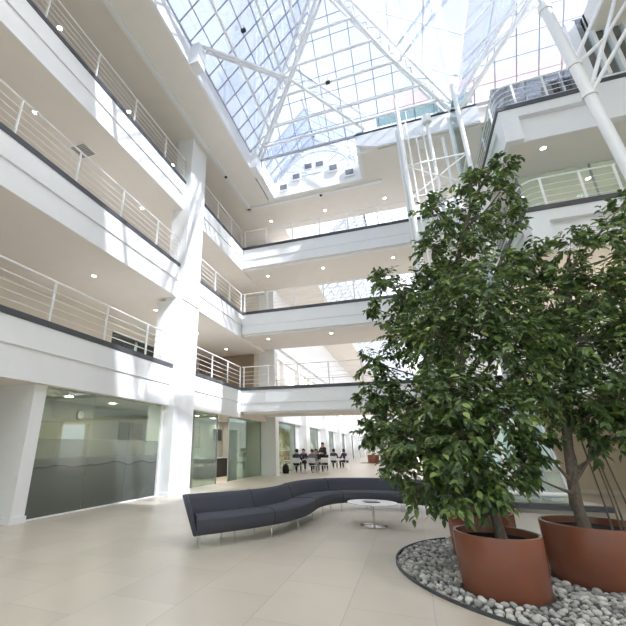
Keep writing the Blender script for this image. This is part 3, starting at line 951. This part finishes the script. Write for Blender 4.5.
for (x, y, nm) in ((-6.95, 14.6, 'left strip of the roof well ceiling'), (-2.9, 17.75, 'beam beyond the roof gable')):
    t = thing('camera_dome', 'tiny dark security camera on the ' + nm, 'security camera', (x, y, TOP - 0.09))
    MB().lathe([(0.0, 0.0), (0.07, 0.0), (0.07, -0.04), (0.05, -0.09), (0.0, -0.11)], n=16).build('dome', DARK, t)
    MB().lathe([(0.0, 0.0), (0.09, 0.0), (0.09, -0.015), (0.0, -0.015)], n=16).build('mount', STEEL, t)

# ================================================================= SOFA
front = [(-3.26, 6.19), (-2.90, 6.75), (-2.50, 7.45), (-2.25, 8.10), (-2.13, 8.75), (-2.12, 9.35), (-2.13, 9.95), (-2.0, 10.6),
         (-1.70, 11.10), (-1.2, 11.42), (-0.6, 11.55), (0.0, 11.42), (0.5, 11.10), (0.85, 10.6)]
def cr_spline(P, n):
    P = [Vector(p) for p in P]
    Q = [P[0] * 2 - P[1]] + P + [P[-1] * 2 - P[-2]]
    out = []
    for i in range(1, len(Q) - 2):
        for k in range(n):
            t = k / n
            a, b, c_, d_ = Q[i - 1], Q[i], Q[i + 1], Q[i + 2]
            out.append(0.5 * ((2 * b) + (-a + c_) * t + (2 * a - 5 * b + 4 * c_ - d_) * t * t + (-a + 3 * b - 3 * c_ + d_) * t ** 3))
    out.append(P[-1])
    return out
fp = cr_spline([(x, y, 0) for x, y in front], 8)
# smooth and resample by arc length
def resample(P, step):
    L = [0]
    for i in range(1, len(P)):
        L.append(L[-1] + (P[i] - P[i - 1]).length)
    n = max(2, int(round(L[-1] / step)))
    out = []
    j = 0
    for i in range(n + 1):
        s = L[-1] * i / n
        while j < len(L) - 2 and L[j + 1] < s:
            j += 1
        t = (s - L[j]) / max(1e-6, L[j + 1] - L[j])
        out.append(P[j].lerp(P[j + 1], t))
    return out
fp = resample(fp, 0.07)
for _ in range(12):
    fp = [fp[0]] + [(fp[i - 1] + fp[i] * 2 + fp[i + 1]) / 4 for i in range(1, len(fp) - 1)] + [fp[-1]]
nrmv = []
for i in range(len(fp)):
    d = (fp[min(i + 1, len(fp) - 1)] - fp[max(i - 1, 0)]).normalized()
    nrmv.append(Vector((-d.y, d.x, 0)))      # points to the back of the sofa
for i in range(14):
    w_ = 1 - i / 14
    w_ = w_ * w_ * (3 - 2 * w_)
    v_ = nrmv[i] * (1 - w_) + Vector((-0.52, 0.85, 0)) * w_
    nrmv[i] = v_.normalized() * (1 + 0.10 * w_)
def sweep(i0, i1, prof, name, parent, m=SOFA):
    """prof: closed section (offset from the front edge toward the back, height)"""
    n = len(prof)
    vs, fs = [], []
    ids = list(range(i0, i1 + 1))
    for i in ids:
        for o, z in prof:
            p = fp[i] + nrmv[i] * o
            if o > 0.45 and name == 'backrest':
                if i < 8:
                    p = p - (fp[1] - fp[0]).normalized() * ((z - 0.19) * 0.40 * (1 - i / 8))
                if i > len(fp) - 9:
                    p = p + (fp[-1] - fp[-2]).normalized() * ((z - 0.19) * 0.40 * (1 - (len(fp) - 1 - i) / 8))
            vs.append((p.x, p.y, z))
    for a in range(len(ids) - 1):
        for k in range(n):
            k2 = (k + 1) % n
            fs.append((a * n + k, a * n + k2, (a + 1) * n + k2, (a + 1) * n + k))
    fs.append(tuple(range(n)))
    fs.append(tuple((len(ids) - 1) * n + k for k in range(n))[::-1])
    mb = MB()
    mb.smooth = True
    mb.add(vs, fs)
    return mb.build(name, m, parent)
sofa = thing('sofa', 'long charcoal serpentine sofa winding past the round white table', 'sofa', (-2.2, 9.5, 0), wp=True)
seatp = [(0.03, 0.19), (-0.005, 0.23), (-0.02, 0.33), (-0.012, 0.405), (0.03, 0.435), (0.10, 0.448), (0.30, 0.44), (0.52, 0.425), (0.56, 0.40), (0.56, 0.19)]
backp = [(0.52, 0.19), (0.50, 0.42), (0.525, 0.50), (0.57, 0.64), (0.60, 0.695), (0.64, 0.715), (0.69, 0.705), (0.715, 0.67), (0.68, 0.50), (0.62, 0.19)]
N = len(fp) - 1
cuts = [0, int(N * 0.20), int(N * 0.43), int(N * 0.63), int(N * 0.80), N]
for a, b in zip(cuts[:-1], cuts[1:]):
    sweep(a, b, seatp, 'seat', sofa)
    sweep(a, b, backp, 'backrest', sofa)
for c_ in cuts[1:-1]:
    o = 0.004
    sweep(c_, c_ + 0, [(0, 0), (1, 0), (1, 1)], 'seam', sofa) if False else None
    pts = [fp[c_] + nrmv[c_] * u + Vector((0, 0, z)) for u, z in seatp[:8]]
    MB().tube(pts, 0.008, 6).build('seam', SEAM, sofa)
    pts = [fp[c_] + nrmv[c_] * u + Vector((0, 0, z)) for u, z in backp[1:8]]
    MB().tube(pts, 0.008, 6).build('seam', SEAM, sofa)
# wrapped end panel, lower towards the front, leaning outwards
def endpanel(i, sgn):
    d = (fp[1] - fp[0]).normalized() if i == 0 else (fp[-1] - fp[-2]).normalized()
    out_ = -d if i == 0 else d
    n_ = nrmv[i]
    b = fp[i]
    prof = [(-0.01, 0.19), (0.66, 0.19), (0.74, 0.64), (0.70, 0.70), (0.60, 0.715), (0.35, 0.715), (0.14, 0.70), (0.05, 0.67), (0.0, 0.60), (-0.02, 0.40)]
    vs = []
    for th in (0.0, 0.10):
        for o, z in prof:
            lean = (z - 0.19) * 0.40
            p = b + n_ * o + out_ * (th * 0.5 + lean - (0.0 if th else 0.0) - 0.0)
            if th == 0.0:
                p = b + n_ * o + out_ * (lean * 0.85 - 0.03)
            vs.append((p.x, p.y, z))
    k = len(prof)
    fs = [tuple(range(k)), tuple(range(k, 2 * k))[::-1]]
    for a in range(k):
        a2 = (a + 1) % k
        fs.append((a, a2, k + a2, k + a))
    mb = MB()
    mb.smooth = True
    mb.add(vs, fs).build('armrest', SOFA, sofa, 0.025, seg=3)
endpanel(0, 1)
endpanel(len(fp) - 1, 1)
for i in [1, int(N * .10), int(N * .2), int(N * .31), int(N * .43), int(N * .53), int(N * .63), int(N * .72), int(N * .80), int(N * .9), N - 1]:
    for o in (0.08, 0.50):
        p = fp[i] + nrmv[i] * o
        MB().tube([(p.x, p.y, 0), (p.x, p.y, 0.20)], 0.014, 10).build('leg', CHROME, sofa)

# ================================================================= ROUND TABLE
t = thing('coffee_table', 'low round white table on a single chrome pedestal in the curve of the sofa', 'table', (-0.92, 9.40, 0))
MB().lathe([(0.0, 0.405), (0.46, 0.405), (0.495, 0.412), (0.50, 0.422), (0.495, 0.43), (0.0, 0.432)], n=56).build('tabletop', TABLET, t)
MB().lathe([(0.0, 0.0), (0.27, 0.0), (0.275, 0.008), (0.05, 0.018), (0.03, 0.03), (0.028, 0.39), (0.09, 0.405), (0, 0.405)], n=40).build('pedestal', CHROME, t)
t = thing('brochure', 'dark square brochure lying on the round white table', 'brochure', (-0.94, 9.42, 0.433), 0.35)
MB().box(-0.15, 0.15, -0.13, 0.13, 0, 0.008).build('pages', mat('brochure_dark', (0.05, 0.052, 0.06), 0.5), t)
MB().box(-0.152, 0.152, -0.132, 0.132, 0.008, 0.0095).build('cover', mat('brochure_cover', (0.07, 0.072, 0.085), 0.35), t)

# ================================================================= PEBBLE BED
BC, BR = (1.92, 6.9), 2.32
POTS = [(0.77, 5.92, 0.45, 0.59), (1.98, 6.82, 0.57, 0.63), (0.81, 7.55, 0.45, 0.60)]
def ring(mb, c, r0, r1, z0, z1, n=96):
    mb.lathe([(r0, z0), (r1, z0), (r1, z1), (r0, z1)], (c[0], c[1], 0), n, close=True)
    return mb
o = ring(MB(), BC, BR, BR + 0.02, 0.0, 0.035).build('bed_edging', BAND)
tag(o, 'thin dark metal edging round the pebble bed', 'edging')
def pebble_mesh(seed):
    bm = bmesh.new()
    bmesh.ops.create_icosphere(bm, subdivisions=2, radius=1)
    r = random.Random(seed)
    k = [Vector((r.uniform(-1, 1), r.uniform(-1, 1), r.uniform(-1, 1))).normalized() for _ in range(4)]
    for v in bm.verts:
        s = 1
        for q in k:
            s += 0.10 * max(0, v.co.dot(q)) ** 2 - 0.02
        v.co *= s
    me = bpy.data.meshes.new('pebble')
    bm.to_mesh(me)
    bm.free()
    for p in me.polygons:
        p.use_smooth = True
    me.materials.append(PEB_I)
    return me
pm = [pebble_mesh(s) for s in range(6)]
spots = []
grid = {}
def try_add(x, y, z, r):
    gx, gy = int(x / 0.1), int(y / 0.1)
    for a in (-1, 0, 1):
        for b in (-1, 0, 1):
            for (u, v, w_, q) in grid.get((gx + a, gy + b), ()):
                if (u - x) ** 2 + (v - y) ** 2 < ((r + q) * 0.94) ** 2:
                    return False
    grid.setdefault((gx, gy), []).append((x, y, z, r))
    spots.append((x, y, z, r))
    return True
for _ in range(60000):
    a, rr = random.uniform(0, 2 * PI), BR * math.sqrt(random.random())
    x, y = BC[0] + rr * math.cos(a), BC[1] + rr * math.sin(a)
    r = random.uniform(0.022, 0.046)
    if rr > BR - r * 0.9:
        continue
    if any(math.hypot(x - p[0], y - p[1]) < p[2] + r * 0.75 for p in POTS):
        continue
    if y > 8.3 and x > 2.6:
        continue
    try_add(x, y, r * 0.55, r)
spots.sort(key=lambda s: (s[0] ** 2 + s[1] ** 2) - (60 if (s[0] < 0.62 + 0.0 * s[1] or s[1] < 6.0) and s[0] < s[1] * 0.36 else 0))
near, rest = spots[:300], spots[300:]
for i, (x, y, z, r) in enumerate(near):
    o = bpy.data.objects.new('pebble', pm[i % 6])
    COL.objects.link(o)
    o.location = (x, y, z)
    o.rotation_euler = (random.uniform(-.3, .3), random.uniform(-.3, .3), random.uniform(0, 6.28))
    o.scale = (r * random.uniform(0.95, 1.12), r * .93, r * random.uniform(.6, .8))
    tag(o, 'smooth grey pebble at the front of the round bed by the terracotta pots', 'pebble', 'pebbles at the front of the bed')
# the remainder: one bed of loose stones
base = np.array([v.co for v in pm[0].vertices])
bf = [tuple(p.vertices) for p in pm[0].polygons]
lay = rest + [(x + random.uniform(-.03, .03), y + random.uniform(-.03, .03), 0.004, r * .9) for (x, y, z, r) in rest[::2]]
VV, FF = [], []
for i, (x, y, z, r) in enumerate(lay):
    a = random.uniform(0, 6.28)
    S = np.array([r * random.uniform(1, 1.25), r, r * random.uniform(.6, .8)])
    P = base * S
    ca, sa = math.cos(a), math.sin(a)
    P = np.stack([P[:, 0] * ca - P[:, 1] * sa + x, P[:, 0] * sa + P[:, 1] * ca + y, P[:, 2] + z], 1)
    off = len(base) * i
    VV.append(P)
    FF += [(f[0] + off, f[1] + off, f[2] + off) for f in bf]
me = bpy.data.meshes.new('pebble_bed')
me.from_pydata(np.concatenate(VV).tolist(), [], FF)
for p in me.polygons:
    p.use_smooth = True
me.materials.append(PEB_S)
o = bpy.data.objects.new('pebble_bed', me)
COL.objects.link(o)
tag(o, 'loose grey and white pebbles filling the round bed behind and beside the pots', 'pebbles', kind='stuff')
gb = MB().lathe([(0.0, 0.0), (BR - 0.005, 0.0), (BR - 0.005, 0.006), (0.0, 0.006)], (BC[0], BC[1], 0), 96).build('gravel_base', mat('dark_gravel', (0.10, 0.10, 0.10), 0.9, noise=0.3, scale=60))
tag(gb, 'dark grit between the pebbles of the round bed', 'grit', kind='stuff')

# ================================================================= FICUS TREES
def np_mesh(name, V, faces_n, F, m, parent, smooth=False):
    me = bpy.data.meshes.new(name)
    nv, nf = len(V), len(F)
    me.vertices.add(nv)
    me.vertices.foreach_set('co', np.asarray(V, dtype=np.float32).ravel())
    me.loops.add(nf * faces_n)
    me.loops.foreach_set('vertex_index', np.asarray(F, dtype=np.int32).ravel())
    me.polygons.add(nf)
    me.polygons.foreach_set('loop_start', np.arange(0, nf * faces_n, faces_n, dtype=np.int32))
    me.update(calc_edges=True)
    me.validate()
    if smooth:
        me.polygons.foreach_set('use_smooth', np.ones(nf, dtype=bool))
    me.materials.append(m)
    o = bpy.data.objects.new(name, me)
    COL.objects.link(o)
    o.parent = parent
    o.location = -Vector(parent.location)
    return o

def unit(a):
    return a / (np.linalg.norm(a, axis=-1, keepdims=True) + 1e-9)

def foliage(clusters, dens, llen):
    """leaves along drooping twigs that radiate from each branch end"""
    LV = []
    tw = []
    for (cx, cy, cz, r) in clusters:
        n = int(dens * r * r * (0.62 if cz > 4.3 else 1)) + 8
        c = np.array([cx, cy, cz])
        d = unit(rng.normal(size=(n, 3)) + np.array([0, 0, 0.25]))
        L = r * rng.uniform(0.55, 1.18, n)
        st = c + d * (r * 0.15) + rng.normal(size=(n, 3)) * r * 0.10
        for i in range(n):
            k = rng.integers(8, 13)
            ts = np.linspace(0.25, 1.0, k)[:, None]
            droop = np.array([0, 0, -1.0]) * 0.22 * L[i] * ts ** 2
            P = st[i] + d[i] * L[i] * ts + droop
            tw.append((st[i], P[k // 2], P[-1]))
            side = unit(np.cross(d[i], np.array([0.1, 0.2, 1.0])))
            sg = np.where(np.arange(k) % 2 == 0, 1, -1)[:, None]
            dr = unit(d[i] * 0.7 + side * sg * rng.uniform(.5, 1.1, (k, 1)) + np.array([0, 0, -0.55]) + rng.normal(size=(k, 3)) * 0.28)
            ln = llen * rng.uniform(0.7, 1.2, (k, 1))
            wd = ln * rng.uniform(0.22, 0.30, (k, 1))
            up = unit(np.array([0, 0, 1.0]) + rng.normal(size=(k, 3)) * 0.45 + d[i] * 0.4)
            sd_ = unit(np.cross(dr, up))
            nn = np.cross(sd_, dr)
            B = P
            T = P + dr * ln - np.array([0, 0, 1.0]) * ln * 0.12
            q = np.stack([B,
                          B + dr * ln * .32 + sd_ * wd + nn * wd * .35,
                          B + dr * ln * .68 + sd_ * wd * .8 + nn * wd * .3,
                          T,
                          B + dr * ln * .68 - sd_ * wd * .8 + nn * wd * .3,
                          B + dr * ln * .32 - sd_ * wd + nn * wd * .35], 1)
            LV.append(q.reshape(-1, 3))
    V = np.concatenate(LV)
    nl = len(V) // 6
    o = np.arange(nl)[:, None] * 6
    F = np.concatenate([o + np.array([0, 1, 2, 3]), o + np.array([0, 3, 4, 5])], 0)
    return V, F, tw

def ficus(label, pot, trunk, tr, clusters, dens=270, llen=0.103, roots=(), group='ficus trees in terracotta pots', nstem=1):
    x, y, r, h = pot
    t = thing('potted_ficus', label, 'potted tree', (x, y, 0), group=group, wp=True)
    c = (x, y, 0)
    MB().lathe([(0.0, 0.0), (r * 0.93, 0.0), (r * 0.96, 0.03), (r * 0.99, h * .5), (r, h - 0.02), (r - 0.006, h), (r - 0.035, h), (r - 0.04, h - 0.02),
                (r - 0.05, h - 0.10), (0.0, h - 0.10)], c, 72).build('pot', POTM, t)
    s = MB()
    nr = 10
    s.lathe([(0.0, h - 0.085)] + [((r - 0.052) * k / nr, h - 0.09 + 0.012 * math.sin(k * 2.1)) for k in range(1, nr + 1)] + [(r - 0.052, h - 0.099), (0, h - 0.099)], c, 40)
    s.build('soil', SOIL, t)
    tk = MB()
    tp = [Vector(p) for p in trunk]
    sp = cr_spline(trunk, 4)
    n = len(sp)
    rad = [tr * (1.25 if i == 0 else 1) * (1 - 0.62 * i / (n - 1)) * (1 + 0.06 * math.sin(i * 1.7)) for i in range(n)]
    tk.tube(sp, rad, 12)
    if nstem > 1:
        tk.tube([p + Vector((0.05 * math.cos(i * .9), 0.05 * math.sin(i * .9), 0)) for i, p in enumerate(sp)], [q * .6 for q in rad], 8)
    tk.build('trunk', BARK, t)
    br = MB()
    zs = [p.z for p in sp]
    for (cx, cy, cz, cr_) in clusters:
        zb = min(cz - 0.5, zs[-1])
        zb = max(zb, trunk[0][2] + 0.45)
        k = min(range(n), key=lambda i: abs(zs[i] - zb))
        a, b = sp[k], Vector((cx, cy, cz))
        mid = a.lerp(b, 0.5) + Vector((random.uniform(-.06, .06), random.uniform(-.06, .06), -0.04 * (b - a).length))
        br.tube([a, mid, b], [max(0.012, rad[k] * .45), 0.014, 0.008], 6)
    V, F, tw = foliage(clusters, dens, llen)
    for (a, b, c2) in tw:
        br.tube([a, b, c2], [0.004, 0.003, 0.0015], 3, False)
    br.build('branches', BARK, t)
    np_mesh('foliage', V, 4, F, LEAF, t)
    for rt in roots:
        MB().tube(rt, [0.012] + [0.009] * (len(rt) - 2) + [0.014], 6).build('aerial_root', BARK, t)
    return t

CA = [(0.58,6.30,3.13,0.60),(1.14,6.10,3.46,0.60),(1.30,6.00,2.77,0.48),(0.60,6.00,2.15,0.60),(1.09,5.80,1.87,0.44),(0.20,6.00,1.46,0.48),(0.70,5.70,1.27,0.38),
      (0.44,5.60,0.95,0.23),(0.09,6.00,1.08,0.32),(1.47,6.20,2.33,0.35),(-0.09,6.30,1.59,0.38),(1.30,6.00,1.42,0.20),(0.60,5.70,1.58,0.44),(0.75,5.60,0.99,0.17)]
CS = [(2.05,6.80,6.11,0.22),(1.52,6.80,5.79,0.30),(1.90,6.80,5.55,0.32),(0.90,6.80,5.37,0.38),(1.39,6.80,5.02,0.45),(1.89,6.80,4.97,0.26),(0.71,6.90,4.82,0.32),(1.24,6.80,4.35,0.52),
      (-0.11,7.40,4.47,0.33),(0.32,7.30,4.08,0.45),(0.79,7.10,4.22,0.46),(-0.40,7.40,3.95,0.17),(0.03,7.30,3.36,0.44),(-0.49,7.30,2.91,0.28),(-0.34,7.30,2.33,0.40),(-0.64,7.30,1.76,0.22),
      (-0.29,7.20,1.76,0.38),(-0.30,7.10,1.19,0.27),(0.47,7.30,3.05,0.6),(0.26,7.30,2.07,0.55),(-0.68,7.30,2.26,0.18)]
CB = [(2.15,6.90,4.25,0.36),(2.64,6.90,4.40,0.33),(3.20,7.00,4.62,0.38),(3.53,7.10,5.09,0.22),(2.17,6.80,3.57,0.52),(2.79,6.80,3.64,0.56),(2.88,6.80,2.89,0.45),(2.25,6.60,2.83,0.52),
      (1.79,6.50,2.99,0.42),(2.36,6.60,2.15,0.46),(1.91,6.60,2.10,0.38),(2.47,6.60,1.72,0.34),(1.50,6.40,1.60,0.24),(1.27,6.20,1.19,0.15),(2.14,6.60,1.60,0.18),(3.37,7.00,3.80,0.53),
      (3.00,6.80,2.34,0.46),(1.78,6.70,4.17,0.26),(3.58,7.10,4.46,0.40)]
ficus('leafy ficus tree in the front terracotta pot, its lower branches hanging over the rim', POTS[0],
      [(0.82, 5.90, 0.48), (0.78, 5.92, 0.9), (0.70, 6.0, 1.5), (0.72, 6.05, 2.2), (0.85, 6.15, 3.1), (0.95, 6.2, 3.9)], 0.058, CA)
ficus('tall ficus tree in the hindmost terracotta pot, its narrow crown reaching highest', POTS[2],
      [(0.82, 7.53, 0.47), (0.80, 7.45, 1.2), (0.7, 7.3, 2.2), (0.75, 7.15, 3.4), (1.1, 6.95, 4.5), (1.5, 6.85, 5.5), (1.9, 6.8, 6.1)], 0.06, CS)
rts = []
for i, (dx, dy) in enumerate(((0.20, -0.05), (0.26, 0.03), (0.33, -0.02), (0.16, 0.08))):
    rts.append([(1.97 + dx * 0.6, 6.75 + dy, 2.0), (1.97 + dx * 0.9, 6.76 + dy, 1.4), (1.98 + dx * 1.1, 6.76 + dy, 0.9), (1.99 + dx * 1.15, 6.76 + dy, 0.51)])
ficus('broad ficus tree with hanging aerial roots in the widest terracotta pot at the right', POTS[1],
      [(1.86, 6.72, 0.51), (1.84, 6.70, 0.95), (1.90, 6.72, 1.5), (2.05, 6.75, 2.2), (2.3, 6.8, 3.1), (2.5, 6.85, 4.0)], 0.072, CB, roots=rts, nstem=2)
# two small potted plants far off
for i, (x, y, r, lb) in enumerate(((-3.75, 43.5, 0.55, 'small terracotta pot of greenery far beyond the bridge, left of two'),
                                   (-1.9, 43.5, 0.95, 'larger terracotta pot of greenery far beyond the bridge, right of two'))):
    cl = [(x, y, 2.2 + i * .4, 0.9 + i * .3), (x - .4, y, 1.7, .5), (x + .4, y, 1.9, .5)]
    ficus(lb, (x, y, r, 0.75 + .25 * i), [(x, y, 0.6), (x, y, 1.2), (x, y, 2.4)], 0.06, cl, 160, 0.14, group='distant potted plants')
o = MB().box(-4.9, -0.6, 42.3, 44.6, 0.0, 0.02).build('planter_mat', BAND)
tag(o, 'dark flat slab under the two distant potted plants', 'slab')

# ================================================================= CAFE TABLES, CHAIRS, PEOPLE
def make_chair(label):
    t = thing('cafe_chair', label, 'chair', (0, 0, 0), group='white chairs at the far tables')
    MB().box(-0.23, 0.23, -0.22, 0.22, 0.43, 0.455).build('seat', TABLET, t, 0.01)
    MB().add([(-0.23, 0.22, 0.58), (0.23, 0.22, 0.58), (0.23, 0.27, 0.86), (-0.23, 0.27, 0.86), (-0.23, 0.24, 0.58), (0.23, 0.24, 0.58), (0.23, 0.29, 0.86), (-0.23, 0.29, 0.86)],
             [(0, 1, 2, 3), (7, 6, 5, 4), (0, 4, 5, 1), (1, 5, 6, 2), (2, 6, 7, 3), (3, 7, 4, 0)]).build('backrest', TABLET, t, 0.01)
    for sx in (-1, 1):
        MB().tube([(sx * .22, -.21, 0), (sx * .22, -.20, 0.65)], 0.014, 6).build('leg', STEEL, t)
        MB().tube([(sx * .22, .23, 0), (sx * .22, .22, 0.45), (sx * .23, .27, 0.86)], 0.014, 6).build('leg', STEEL, t)
        MB().tube([(sx * .24, -.20, 0.65), (sx * .24, .24, 0.67)], 0.018, 6).build('armrest', STEEL, t)
    return t
chairs = [(-6.15, 24.75, PI, 'white armchair, nearest of the far table group, back to the camera'),
          (-6.95, 25.6, PI * .6, 'white chair at the left end of the far table, by the window'),
          (-5.35, 25.2, PI, 'white armchair to the right of the nearest one at the far table'),
          (-4.85, 25.9, -PI * .8, 'white armchair at the right end of the first far table'),
          (-6.4, 27.6, 0, 'white chair on the window side of the first far table, left'),
          (-5.6, 27.7, 0, 'white chair on the window side of the first far table, right'),
          (-5.0, 30.6, PI, 'white armchair with its back to the camera at the second far table'),
          (-4.3, 31.2, -PI * .7, 'white armchair at the right end of the second far table')]
ch0 = make_chair(chairs[0][3])
for i, (x, y, rz, lb) in enumerate([(q[0] - .3, q[1] - .3, q[2], q[3]) for q in chairs]):
    # the chair's back stands at +y in its own frame; rz = PI turns the back to the camera
    if i == 0:
        ch0.location = (x, y, 0)
        ch0.rotation_euler = (0, 0, rz)
    else:
        dup(ch0, (x, y, 0), rz, lb)
for (x, y, lb) in ((-5.85, 26.15, 'white cafe table with people sitting round it, nearer of two'), (-5.1, 32.0, 'white cafe table farther back with two people')):
    t = thing('cafe_table', lb, 'table', (x - .3, y - .3, 0), group='far cafe tables')
    MB().box(-0.85, 0.85, -0.38, 0.38, 0.71, 0.74).build('tabletop', TABLET, t, 0.01)
    for sx in (-1, 1):
        MB().tube([(sx * .6, 0, 0.02), (sx * .6, 0, 0.71)], 0.03, 8).box(sx * .6 - .04, sx * .6 + .04, -.3, .3, 0, .03).build('leg', STEEL, t)

def skin_chain(name, verts, edges, radii, m, parent, root=0, sub=1):
    me = bpy.data.meshes.new(name)
    me.from_pydata(verts, edges, [])
    me.materials.append(m)
    o = bpy.data.objects.new(name, me)
    COL.objects.link(o)
    o.parent = parent
    sk = o.modifiers.new('skin', 'SKIN')
    sk.use_smooth_shade = True
    if not me.skin_vertices:
        me.skin_vertices.new()
    for i, r in enumerate(radii):
        me.skin_vertices[0].data[i].radius = (r, r * 0.8 if r > 0.09 else r)
        me.skin_vertices[0].data[i].use_root = (i == root)
    ss = o.modifiers.new('sub', 'SUBSURF')
    ss.levels = ss.render_levels = sub
    return o

def person(label, x, y, rz, top, hair, standing=False, lean=0.12):
    """seated (or standing) figure facing its local -y"""
    t = thing('person', label, 'person', (x - .3, y - .3, 0), rz, group='people at the far tables')
    if standing:
        hip, kn, an = 0.92, 0.50, 0.08
        K = [(s * .10, -0.02, kn) for s in (-1, 1)]
        Fo = [(s * .11, 0.02, an) for s in (-1, 1)]
        Hp = Vector((0, 0, hip))
    else:
        Hp = Vector((0, 0.05, 0.53))
        K = [(s * .13, -0.40, 0.52) for s in (-1, 1)]
        Fo = [(s * .13, -0.36, 0.08) for s in (-1, 1)]
    ch = Hp + Vector((0, -lean * .6, 0.34))
    nk = Hp + Vector((0, -lean, 0.52))
    hd = nk + Vector((0, -0.05, 0.17))
    sh = [nk + Vector((s * .19, 0.01, -0.05)) for s in (-1, 1)]
    elb = [q + Vector((s * .06, -0.12, -0.26)) for q, s in zip(sh, (-1, 1))]
    wr = [q + Vector((-s * .06, -0.24, 0.04)) for q, s in zip(elb, (-1, 1))]
    hn = [q + Vector((-s * .02, -0.08, 0.0)) for q, s in zip(wr, (-1, 1))]
    V = [Hp, ch, nk, hd + Vector((0, 0, -0.05)), hd + Vector((0, -.01, 0.05))]
    E = [(0, 1), (1, 2), (2, 3), (3, 4)]
    R = [0.12, 0.13, 0.05, 0.082, 0.085]
    for i, s in enumerate((-1, 1)):
        b = len(V)
        V += [sh[i], elb[i], wr[i], hn[i]]
        E += [(2, b), (b, b + 1), (b + 1, b + 2), (b + 2, b + 3)]
        R += [0.055, 0.042, 0.028, 0.035]
        for f_ in range(5):
            a = (f_ - 2) * 0.014
            V.append(hn[i] + Vector((a * 1.6 if f_ else s * -.045, -0.07 if f_ else -.02, -0.01)))
            E.append((b + 3, len(V) - 1))
            R.append(0.009)
        b = len(V)
        V += [Vector((s * .10, Hp.y, Hp.z - .02)), Vector(K[i]), Vector(Fo[i]), Vector(Fo[i]) + Vector((0, -.16, -.03))]
        E += [(0, b), (b, b + 1), (b + 1, b + 2), (b + 2, b + 3)]
        R += [0.085, 0.06, 0.042, 0.038]
    skin_chain('body', [tuple(v) for v in V], E, R, SKIN, t)
    Vj = [Hp + Vector((0, 0, .02)), ch, nk + Vector((0, 0, -0.03))]
    Ej = [(0, 1), (1, 2)]
    Rj = [0.145, 0.16, 0.085]
    for i in range(2):
        b = len(Vj)
        Vj += [sh[i], elb[i], wr[i]]
        Ej += [(2, b), (b, b + 1), (b + 1, b + 2)]
        Rj += [0.075, 0.058, 0.042]
    skin_chain('jacket', [tuple(v) for v in Vj], Ej, Rj, top, t)
    Vt = [Hp]
    Et, Rt = [], [0.135]
    for i, s in enumerate((-1, 1)):
        b = len(Vt)
        Vt += [Vector((s * .10, Hp.y, Hp.z - .02)), Vector(K[i]), Vector(Fo[i]) + Vector((0, 0, .03))]
        Et += [(0, b), (b, b + 1), (b + 1, b + 2)]
        Rt += [0.10, 0.075, 0.055]
    skin_chain('trousers', [tuple(v) for v in Vt], Et, Rt, DARKT, t)
    # hair cap and nose-side kept open
    bm = bmesh.new()
    bmesh.ops.create_uvsphere(bm, u_segments=14, v_segments=10, radius=0.105)
    for v in list(bm.verts):
        if v.co.y < -0.04 and v.co.z < 0.05:
            v.co *= 0.80
        if v.co.z < -0.03:
            v.co.z *= hair[1]
    me = bpy.data.meshes.new('hair')
    bm.to_mesh(me)
    bm.free()
    for p in me.polygons:
        p.use_smooth = True
    me.materials.append(hair[0])
    o = bpy.data.objects.new('hair', me)
    COL.objects.link(o)
    o.parent = t
    o.location = hd + Vector((0, 0.025, 0.035))
    nose = MB().tube([hd + Vector((0, -.085, .035)), hd + Vector((0, -.108, -.005)), hd + Vector((0, -.09, -.012))], [0.006, 0.013, 0.008], 6).build('nose', SKIN, t)
    return t
HB = mat('black_hair', (0.015, 0.012, 0.012), 0.6)
HR = mat('brown_hair', (0.09, 0.045, 0.025), 0.6)
def cloth(n, c):
    return mat(n, c, 0.85, noise=0.1, scale=20)
NAVY, BLACKC, REDC, GREYB, PURP = cloth('navy_cloth', (0.04, 0.045, 0.09)), cloth('black_cloth', (0.018, 0.018, 0.022)), cloth('wine_cloth', (0.12, 0.035, 0.045)), cloth('grey_blue_cloth', (0.16, 0.17, 0.24)), cloth('dark_purple_cloth', (0.05, 0.03, 0.07))
person('person in a dark navy jacket seated at the left of the far table', -6.15, 24.70, PI, NAVY, (HB, 1.0))
person('person in dark purple with black hair seated facing the camera at far table', -6.4, 27.55, 0, PURP, (HB, 1.5))
person('person in wine red with long brown hair in the middle of the far table', -5.6, 27.65, 0, REDC, (HR, 2.0))
person('person in a grey blue shirt seated with back to the camera at the far table', -5.35, 25.2, PI, GREYB, (HR, 1.0))
person('person in black standing behind the right end of the far table', -5.0, 27.6, -0.5, BLACKC, (HB, 1.0), True, 0.22)
person('person in black seated at the right end of the near cafe table', -4.85, 25.9, -PI * .8 , BLACKC, (HB, 1.2))
person('person in a dark navy coat seated at the second far table, back to the camera', -5.0, 30.55, PI, NAVY, (HB, 1.6))
person('person in dark clothes seated at the right end of the second far table', -4.3, 31.15, -PI * .7, PURP, (HB, 1.8))
t = thing('rucksack', 'small dark bag on the floor against the far column', 'bag', (-7.1, 24.3, 0))
MB().lathe([(0.0, 0.0), (0.17, 0.0), (0.2, 0.15), (0.17, 0.4), (0.09, 0.5), (0.0, 0.52)], n=14).build('bag_body', BLACKC, t)
MB().tube([(0, 0, .5), (0.05, 0, .58), (0.1, 0, .5)], 0.012, 6).build('strap', DARK, t)

for o in bpy.data.objects:
    if 'world_parts' in o:
        del o['world_parts']
